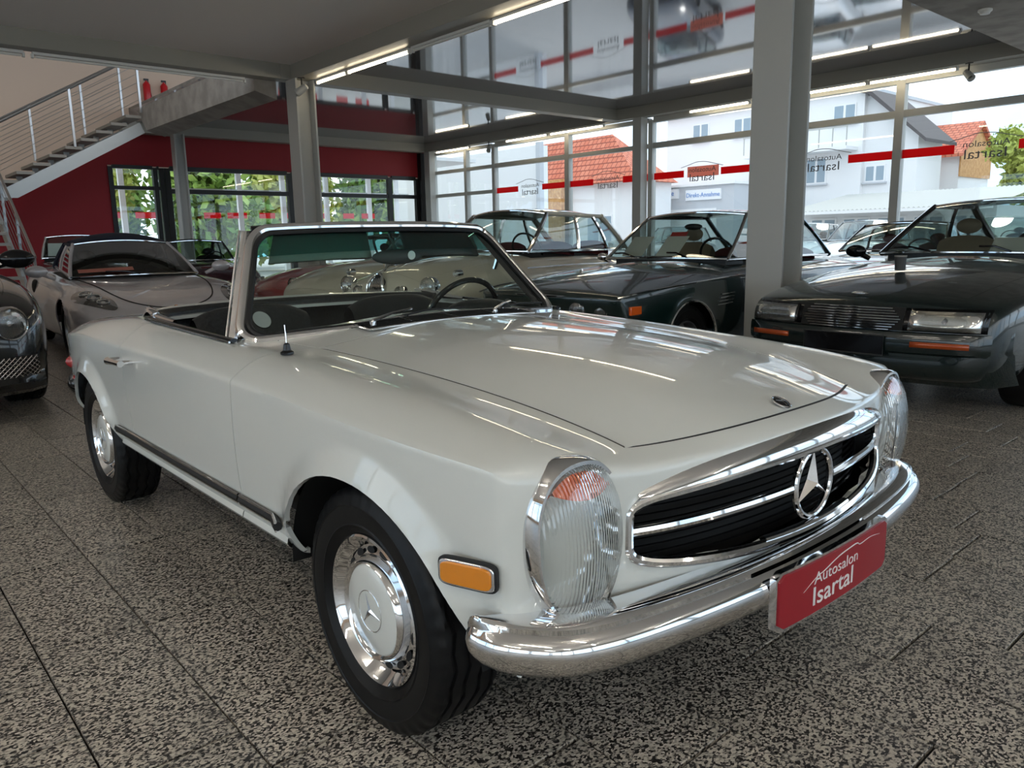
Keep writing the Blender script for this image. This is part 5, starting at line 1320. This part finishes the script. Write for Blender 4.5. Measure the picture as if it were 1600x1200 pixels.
# ---------- black grand tourer at the left edge
def tourer():
    r = empty('grand_tourer', (-5.65, -1.48, 0), math.radians(0), 'glossy black grand tourer with round headlamp and mesh grille, cut by the left edge', 'car')
    st = [(-3.7, .75, .85, .6, .92, .95), (-3.3, .90, .92, .72, 1.0, 1.02), (-2.74, .955, .92, .78, 1.02, 1.05), (-1.8, .955, .91, .78, 1.0, 1.03), (-.85, .95, .90, .80, .99, 1.04), (-.4, .95, .89, .80, .985, 1.0), (0, .955, .865, .80, .96, .97), (.35, .94, .83, .77, .91, .935), (.65, .90, .78, .70, .84, .89), (.85, .83, .72, .58, .765, .82)]
    V = shell(r, st, .2, 'paint_black', nose=(.03, .06, .02, -.06), bowf=.14, wheels=((0, .35), (-2.74, .35)), ar=.385, cabin=(-2.7, -.85), hoodx=(-.85, .75), doors=(-2.0, -.85), flare=.015, crease=.05)
    A, B = greenhouse(r, (-.9, 1.04, .72, .18), (-1.6, 1.40, .58, .08), (-2.3, 1.39, .56, -.04), (-3.2, 1.04, .62, -.1), 'paint_black', bpil=(.5,), pil=.024, frame='paint_black', glass='dark_glass')
    rims(r, (0, -2.74), .82, .35, .25, 'alloy', tread=True, wd=.26)
    xf = fxf(V)
    for s in (-1, 1):
        round_lamp(r, (xf(.66, .66) + .015, s * .66, .66), .10, s * .35); round_lamp(r, (xf(.42, .64) + .01, s * .42, .64), .075, s * .2)
        gy, gz_ = .60, .36
        me_ = face_panel(r, 'lower_grille', V, s * (gy - .22), s * (gy + .2), gz_ - .085, gz_ + .085, 'black_matt', .012, .01, 9, 5, xf=xf)
        for k in range(-9, 10):
            for dr in (-1, 1):
                pts = []
                for q in range(13):
                    t = -1 + q / 6; y = .2 * (k / 6 + .45 * t * dr); z = .08 * t
                    if abs(y) < .205: pts.append((xf(gy + y, gz_ + z) + .022, s * (gy + y), gz_ + z))
                if len(pts) > 1: mk('mesh_wire', MB().tube(pts, .003, 4), 'chrome', me_)
        mirror(r, (-1.02, s * .86, .98), (-.95, s * 1.05, 1.06), .10, 'black_gloss')
    r.scale = (1.04,) * 3
    face = mk('radiator_grille', MB().grid([[(1.0 - .12 * (y / .35)**2, y, z) for z in (.45, .6, .76)] for y in (-.33, -.17, 0, .17, .33)]), 'chrome_soft', r)
    mk('front_bumper', MB().grid([[(x, y, .33), (x + .03, y, .27), (x + .02, y, .22), (x - .05, y, .19)] for x, y in [(xf(.84 * u, .34) + .01, .84 * u) for u in [-1 + k / 8 for k in range(17)]]]), 'paint_black', r)
tourer()

# ---------- cars deeper in the hall
def simple(name, lb, loc, rz, st, paint, gh, zl=.25, ar=.35, wb=2.5, R=.32, group=None, soft=None, style='alloy', glass='car_glass', lamps=(), seat='seat_black', tr=.70, frame='chrome'):
    r = empty(name, loc, rz, lb, 'car', group)
    V = shell(r, st, zl, paint, wheels=((0, R), (-wb, R)), ar=ar, cabin=(gh[3][0] + .1, gh[0][0]), hoodx=(gh[0][0], .75), doors=(-wb + .5, gh[0][0] - .05), crease=.15)
    greenhouse(r, *gh, paint, bpil=(.5,), roofm=soft, frame=frame, glass=glass, rear_fabric=False)
    seats(r, (gh[1][0] - .35,), (-.33, .33), gh[0][1] + .1, seat, .1); swheel(r, (gh[0][0] - .35, .33, gh[0][1] - .02))
    rims(r, (0, -wb), tr, R, .2, style)
    for (x, y, z, rr) in lamps:
        for s in (-1, 1): round_lamp(r, (x, s * y, z), rr, s * .1)
    mk('front_bumper', MB().tube(smooth_pts([(.45, -.80, .42), (.78, -.66, .42), (.92, 0, .42), (.78, .66, .42), (.45, .80, .42)], 4), .045, 8), 'chrome' if style == 'chrome' else paint, r)
    return r
rnd_st = [(-3.4, .55, .58, .40, .66, .68), (-3.0, .70, .72, .52, .84, .87), (-2.5, .77, .80, .60, .92, .95), (-1.6, .80, .84, .64, .94, .97), (-.65, .80, .85, .64, .95, 1.0), (0, .80, .82, .60, .91, .96), (.4, .77, .77, .55, .85, .90), (.68, .70, .69, .45, .76, .80), (.80, .60, .60, .36, .65, .69)]
rnd_gh = ((-.75, 1.0, .60, .14), (-1.12, 1.38, .50, .08), (-2.0, 1.38, .48, -.06), (-2.75, .96, .52, -.1))
o = simple('vintage_coupe', 'black vintage coupe with chrome windscreen frame below the stairs', (-14.12, 1.82, 0), math.radians(-10.8), rnd_st, 'paint_black', rnd_gh, style='chrome', lamps=((.66, .55, .68, .085),))
mk('price_sheet', MB().prism([(-.86, -.50, 1.04), (-.86, -.18, 1.04), (-1.06, -.17, 1.27), (-1.06, -.48, 1.27)], (.003, 0, .003)), 'paper', o)
mk('interior_mirror', MB().sphere((-1.08, .02, 1.30), .03, 12, 8, (.5, 2.6, .9)), 'chrome', o)
simple('roadster', 'dark maroon roadster with black hood up, beyond the silver spider', (-12.6, 3.55, 0), math.radians(-8), [(x, ys, zs - .06, ye, ze - .1, zc - .1) for x, ys, zs, ye, ze, zc in rnd_st], 'paint_maroon', ((-.75, .90, .60, .12), (-1.15, 1.24, .50, .06), (-1.8, 1.24, .48, -.05), (-2.35, .90, .52, -.08)), soft='fabric_black', lamps=((.66, .55, .60, .08),), frame='paint_black')
simple('roadster', 'red classic roadster with chrome headlamps behind the cream saloon', (-8.8, 3.72, 0), math.radians(-82), [(x, ys, zs - .04, ye, ze - .08, zc - .08) for x, ys, zs, ye, ze, zc in rnd_st], 'paint_red', ((-.8, .93, .58, .12), (-1.05, 1.24, .50, .06), (-1.7, 1.24, .48, -.05), (-2.3, .92, .5, -.08)), soft='fabric_black', style='chrome', lamps=((.66, .56, .63, .09),))
simple('sports_car', 'white classic sports car between the red roadster and the cream saloon', (-7.0, 3.36, 0), math.radians(-80), rnd_st, 'paint_cream', ((-.85, .99, .58, .12), (-1.12, 1.26, .50, .06), (-1.7, 1.26, .48, -.05), (-2.3, .95, .5, -.08)), soft='fabric_black', style='chrome', lamps=((.66, .56, .68, .085),))
mod_st = [(-3.5, .75, .80, .62, .90, .93), (-3.2, .86, .86, .68, .98, 1.0), (-2.6, .90, .88, .72, 1.0, 1.02), (-1.7, .905, .87, .74, .98, 1.0), (-.7, .90, .86, .75, .97, 1.02), (0, .895, .83, .72, .92, .97), (.4, .87, .79, .68, .86, .90), (.7, .81, .72, .60, .77, .80), (.84, .72, .64, .5, .67, .70)]
mod_gh = ((-.75, 1.02, .68, .16), (-1.5, 1.44, .56, .08), (-2.7, 1.42, .54, -.05), (-3.3, 1.02, .58, -.1))
simple('cabriolet', 'low black cabriolet with its roof up behind the two green coupes', (-3.15, 8.75, 0), math.radians(-90 + 6), [(x, ys, zs - .05, ye, ze - .1, zc - .1) for x, ys, zs, ye, ze, zc in mod_st], 'paint_black', ((-.75, .92, .68, .14), (-1.4, 1.27, .56, .06), (-2.2, 1.27, .54, -.05), (-2.8, .94, .58, -.08)), soft='fabric_black', seat='seat_red', tr=.76, frame='paint_black', lamps=())
# ================================================================== outside
mat('asphalt', (.42, .41, .40), .9); mat('render_white', (.82, .82, .82), .9); mat('render_grey', (.55, .57, .60), .8); mat('roof_dark', (.10, .09, .09), .8)
mat('window_blue', (.30, .38, .44), .15); mat('frame_white', (.85, .85, .85), .5); mat('sign_white', (.85, .86, .88), .5); mat('sign_blue', (.12, .28, .62), .5)
noise_mat('wood_cladding', (.50, .25, .09), (.62, .35, .14), 6, .7)
noise_mat('bark', (.09, .06, .04), (.16, .12, .08), 9, .9)
noise_mat('leaf_green', (.10, .22, .035), (.32, .44, .08), .9, .6, 3, p=(.35, .65)); noise_mat('leaf_yellow', (.30, .36, .06), (.50, .52, .12), .9, .6, 3, p=(.35, .65))
def tile_roof_mat():
    m = mat('roof_tiles', (.55, .12, .06), .75); n = m.node_tree; b = n.nodes['Principled BSDF']; g = n.nodes.new('ShaderNodeTexCoord'); br = n.nodes.new('ShaderNodeTexBrick')
    br.inputs['Scale'].default_value = 1.0; br.inputs['Brick Width'].default_value = .28; br.inputs['Row Height'].default_value = .2; br.inputs['Mortar Size'].default_value = .022
    br.inputs['Color1'].default_value = (.58, .15, .08, 1); br.inputs['Color2'].default_value = (.66, .22, .13, 1); br.inputs['Mortar'].default_value = (.26, .06, .035, 1)
    n.links.new(g.outputs['Object'], br.inputs['Vector']); n.links.new(br.outputs['Color'], b.inputs['Base Color'])
tile_roof_mat()
struct(mk('pavement', MB().box((-70, YW + .15, -.15), (40, 70, -.03)).box((-70, -30, -.15), (XB - .25, YW + .15, -.03)).box((XF + .2, -30, -.15), (40, YW + .15, -.03)).box((XB - .25, -30, -.15), (XF + .2, YL - .2, -.03)), 'asphalt', smooth=False))
def bwin(root, x0, x1, y, z0, z1, panes=2):
    f = mk('window', MB().box((x0, y - .06, z0), (x1, y + .05, z1)), 'frame_white', root)
    wd = (x1 - x0) / panes
    for k in range(panes): mk('pane', MB().box((x0 + wd * k + .06, y - .075, z0 + .07), (x0 + wd * (k + 1) - .06, y - .055, z1 - .07)), 'window_blue', f)
    mk('sill', MB().box((x0 - .08, y - .16, z0 - .07), (x1 + .08, y, z0)), 'render_grey', f)
# white house
h = empty('white_house', (0, 0, 0), 0, 'large white rendered house with balcony and dark gabled roof', 'building')
mk('wall', MB().box((-26, 34, -.05), (-15.2, 44, 7.35)), 'render_white', h)
mk('gable_wall', MB().prism([(-15.2, 34.25, -.05), (-12.9, 34.25, -.05), (-12.9, 34.25, 5.2), (-14.95, 34.25, 7.1), (-15.2, 34.25, 7.1)], (0, 2.6, 0)), 'render_white', h)
mk('roof', MB().prism([(-15.3, 33.6, 7.35), (-14.9, 33.6, 7.30), (-12.35, 33.6, 4.98), (-12.35, 33.6, 4.84), (-14.95, 33.6, 7.12), (-15.3, 33.6, 7.2)], (0, 3.4, 0)), 'roof_dark', h)
mk('roof', MB().box((-26.2, 33.7, 7.35), (-15.1, 44.2, 7.5)), 'render_grey', h)
for a in ((-19.1, -18.1, 6.0, 6.95), (-16.6, -15.55, 6.0, 6.85), (-17.8, -16.8, 3.42, 4.6), (-15.1, -14.2, 3.35, 4.1), (-21.8, -20.8, 6.0, 6.9), (-24.3, -23.3, 6.0, 6.9), (-20.6, -19.6, 3.42, 4.6)): bwin(h, a[0], a[1], 34 if a[0] < -15.25 else 34.25, a[2], a[3])
b = mk('balcony', MB().box((-20.6, 32.9, 4.78), (-15.4, 34, 4.93)), 'render_white', h)
mk('balcony_rail', MB().bar((-20.6, 32.95, 5.75), (-15.4, 32.95, 5.75), .05, .05), 'frame_grey', b)
for k in range(9): mk('balcony_post', MB().bar((-20.55 + .64 * k, 32.95, 4.9), (-20.55 + .64 * k, 32.95, 5.75), .04, .04, up=(0, 1, 0)), 'frame_grey', b)
# red roofed house on the right
h = empty('red_roof_house', (0, 0, 0), 0, 'small house with bright red tiled roof and wooden gable, right of the white house', 'building')
mk('wall', MB().box((-16.5, 40, -.05), (-13.25, 44, 5.0)), 'render_white', h)
mk('roof', MB().prism([(-16.8, 39.5, 4.75), (-16.8, 42, 6.4), (-16.8, 44.5, 4.75), (-16.8, 44.5, 4.6), (-16.8, 42, 6.22), (-16.8, 39.5, 4.6)], (3.85, 0, 0)), 'roof_tiles', h)
mk('gable_boards', MB().prism([(-13.22, 39.9, 3.7), (-13.22, 39.9, 4.85), (-13.22, 42, 6.3), (-13.22, 44, 4.85), (-13.22, 44, 3.7)], (.06, 0, 0)), 'wood_cladding', h)
mk('porch_roof', MB().prism([(-15.9, 38.6, 3.75), (-15.9, 40.1, 4.35), (-15.9, 40.1, 4.2), (-15.9, 38.6, 3.62)], (1.75, 0, 0)), 'roof_tiles', h)
bwin(h, -14.6, -14.0, 40, 2.4, 3.2, 1)
# red roofed house on the left with wooden wing
h = empty('hipped_roof_house', (0, 0, 0), 0, 'white house with hipped red tile roof and wooden wing, left behind the far windows', 'building')
mk('wall', MB().box((-34, 26.5, -.05), (-22.1, 29.3, 3.75)), 'render_white', h)
mk('roof', MB().add([(-34.5, 25.9, 3.65), (-21.4, 25.9, 3.65), (-21.9, 29.6, 3.65), (-34.5, 29.6, 3.65), (-34.5, 27.7, 6.0), (-24.4, 27.7, 6.0)], [(0, 1, 5, 4), (1, 2, 5), (2, 3, 4, 5), (3, 0, 4), (0, 3, 2, 1)]), 'roof_tiles', h, smooth=False)
wgw = MB()
for k in range(10): mk('cladding_board', MB().box((-27.9 + .185 * k, 25.86, -.05), (-27.9 + .185 * k + .175, 25.95, 3.95)), 'wood_cladding', h)
mk('wing_wall', MB().box((-27.95, 25.95, -.05), (-26.02, 26.5, 3.98)), 'wood_cladding', h)
bwin(h, -24.9, -23.3, 26.5, .9, 2.2, 2)
mk('downpipe', MB().cyl((-28.15, 25.8, -.05), (-28.15, 25.8, 3.8), .12, 10), 'render_grey', h)
# service building with blue signs
h = empty('service_building', (0, 0, 0), 0, 'flat grey workshop with white signs in blue letters', 'building')
mk('wall', MB().box((-24.2, 30, -.05), (-19.1, 33.5, 3.45)), 'render_grey', h); mk('roof', MB().box((-24.3, 29.85, 3.45), (-19.0, 33.6, 3.55)), 'frame_white', h)
for (x0, x1, z0, z1, tx, sz) in ((-23.6, -22.15, 2.93, 3.38, 'Service', .36), (-21.7, -19.75, 2.80, 3.28, 'Direkt-Annahme', .29)):
    sg = mk('sign', MB().box((x0, 29.9, z0), (x1, 30, z1)), 'sign_white', h)
    text_mesh('sign_lettering', tx, sz, 'sign_blue', sg, .004, Matrix.Translation(((x0 + x1) / 2, 29.89, z0 + .14)) @ Matrix.Rotation(PI / 2, 4, 'X'), 0, 'CENTER', .95)
mk('gate', MB().box((-23.4, 29.95, -.05), (-20, 30, 2.4)), 'frame_white', h)
# low hall with corrugated roof
h = empty('carport_hall', (0, 0, 0), 0, 'low hall with pale corrugated roof behind the parked cars', 'building')
mk('wall', MB().box((-14.0, 27, -.05), (-7.4, 32, 1.95)), 'render_white', h)
for k in range(44): mk('corrugation', MB().prism([(-14.3 + .16 * k, 26, 1.92), (-14.3 + .16 * k + .08, 26, 1.98), (-14.3 + .16 * k + .16, 26, 1.92)], (0, 5, .75)), 'frame_grey', h) if k % 1 == 0 else None
mk('gutter', MB().bar((-14.3, 25.95, 1.88), (-7.2, 25.95, 1.88), .1, .1), 'frame_white', h)
for k in range(5): bwin(h, -13.7 + 1.25 * k, -12.7 + 1.25 * k, 27, .7, 1.7, 2)
# white wall panel at the far left
h = empty('white_annex', (0, 0, 0), 0, 'plain pale annex filling the far corner windows', 'building')
mk('wall', MB().box((-30, 19, -.05), (-20.4, 19.5, 4.6)), 'render_white', h); mk('corner_post', MB().box((-20.42, 18.9, -.05), (-20.2, 19.1, 4.7)), 'render_grey', h)
# glazed porch behind the back wall
p = empty('glazed_porch', (-22, 8, 0), 0, 'light steel glazed porch with red stripes beyond the back windows', 'porch')
for y in (-3.2, -1.6, .1, 1.5, 3.0, 4.6, 5.7): mk('porch_post', MB().box((-.06, y - .07, -.05), (.06, y + .07, 3.3)), 'frame_white', p)
mk('porch_beam', MB().box((-.08, -4.6, 3.3), (.08, 6.2, 3.55)), 'frame_grey', p); mk('porch_roof', MB().box((-.1, -4.6, 3.55), (3.85, 6.2, 3.65)), 'frame_white', p)
mk('porch_rail', MB().box((-.04, -4.6, 2.72), (.04, 6.2, 2.80)), 'frame_grey', p)
for y0, y1 in ((-3.6, -3.3), (-2.9, -2.2), (-1.0, -.5), (-.3, .3), (.7, 1.2), (1.5, 1.9), (2.2, 2.9), (3.6, 4.0), (4.3, 4.8)): mk('stripe', MB().box((-.02, y0, 1.95), (.0, y1, 2.12)), 'stripe_red', p)
# trees
def tree(lb, c, r, hgt, n, m, seed, sz=.16, trunk=True):
    rd = random.Random(seed); e = empty('tree', (c[0], c[1], -.05), 0, lb, 'tree', 'trees outside')
    mk('trunk', MB().tube([(0, 0, 0), (.05, 0, c[2] * .5), (0, .05, c[2])], [r * .1, r * .075, r * .05], 8), 'bark', e)
    mb = MB(); blobs = [(rd.uniform(-.6, .6) * r, rd.uniform(-.6, .6) * r, c[2] + rd.uniform(-.5, .55) * hgt, rd.uniform(.35, .6)) for _ in range(12)]
    for k in range(n):
        bx, by, bz, br = blobs[k % 12]; v = Vector((rd.gauss(0, 1), rd.gauss(0, 1), rd.gauss(0, 1))).normalized() * (rd.random()**.35)
        p_ = Vector((bx + v.x * br * r, by + v.y * br * r, bz + v.z * br * hgt)); a = Vector((rd.gauss(0, 1), rd.gauss(0, 1), rd.gauss(0, 1))).normalized(); b = a.cross(Vector((rd.gauss(0, 1), rd.gauss(0, 1), rd.gauss(0, 1)))).normalized()
        s = sz * rd.uniform(.6, 1.3); mb.add([p_ - a * s, p_ + b * s * .5, p_ + a * s, p_ - b * s * .5], [(0, 1, 2, 3)])
    me = bpy.data.meshes.new('foliage'); me.from_pydata(mb.v, [], mb.f); me.update(); f = link('foliage', me, m, e); f['kind'] = 'stuff'
tree('round yellow-green tree at the right edge outside', (-9.4, 38, 3.9), 1.9, 1.9, 5200, 'leaf_yellow', 1)
tree('tree behind the yellow-green one at the right edge', (-4.6, 42, 3.6), 2.0, 2.2, 3600, 'leaf_green', 2, .2)
tree('bush beside the wooden gable', (-11.9, 46, 3.2), 1.0, 1.3, 1500, 'leaf_yellow', 3)
for k, (y, lb) in enumerate(((1.0, 'tree behind the leftmost back window'), (5.4, 'tree behind the back windows beside the thin column'), (9.8, 'tree in the middle of the back windows'), (14.2, 'tree behind the right part of the back windows'))):
    tree(lb, (-29.0 - (k % 2) * 2.5, y, 3.0), 2.1, 3.0, 4200, ('leaf_green', 'leaf_yellow')[k % 2], 10 + k, .22)
for k, (y, lb) in enumerate(((-2.0, 'dark tree far behind the stair wall'), (3.4, 'dark tree deep behind the leftmost back window'), (8.0, 'dark tree deep behind the thin column'), (12.6, 'dark tree deep behind the middle back windows'), (17.2, 'dark tree deep behind the right back windows'), (21.8, 'dark tree deep beyond the far corner'))):
    tree(lb, (-37.5, y, 3.6), 2.2, 3.8, 3600, 'leaf_green', 30 + k, .3)
# parked cars outside
def parked(lb, loc, rz, paint, k=1., hgt=0.):
    st = [(x, ys, zs + hgt * .4, ye, ze + hgt * .4, zc + hgt * .4) for x, ys, zs, ye, ze, zc in mod_st]; gh = tuple((x, z + hgt * (.4 if i in (0, 3) else 1), y, b) for i, (x, z, y, b) in enumerate(mod_gh))
    return simple('parked_car', lb, loc, rz, st, paint, gh, wb=2.6, tr=.76, group='cars parked outside', lamps=((.72, .55, .66, .08),), frame='paint_black')
parked('white hatchback parked outside behind the window mullion', (-6.9, 15.9, -.03), math.radians(-80), 'paint_carwhite')
parked('silver car parked outside right of the white hatchback', (-4.4, 16.6, -.03), math.radians(-84), 'paint_carsilver')
parked('tall white car parked outside behind the rightmost coupe', (-2.2, 17.6, -.03), math.radians(-86), 'paint_carwhite', hgt=.35)
parked('dark car parked outside behind the grey window post', (-12.6, 16.4, -.03), math.radians(-70), 'paint_blue')
parked('white car parked outside left of the big column', (-9.6, 18.4, -.03), math.radians(-75), 'paint_carwhite')
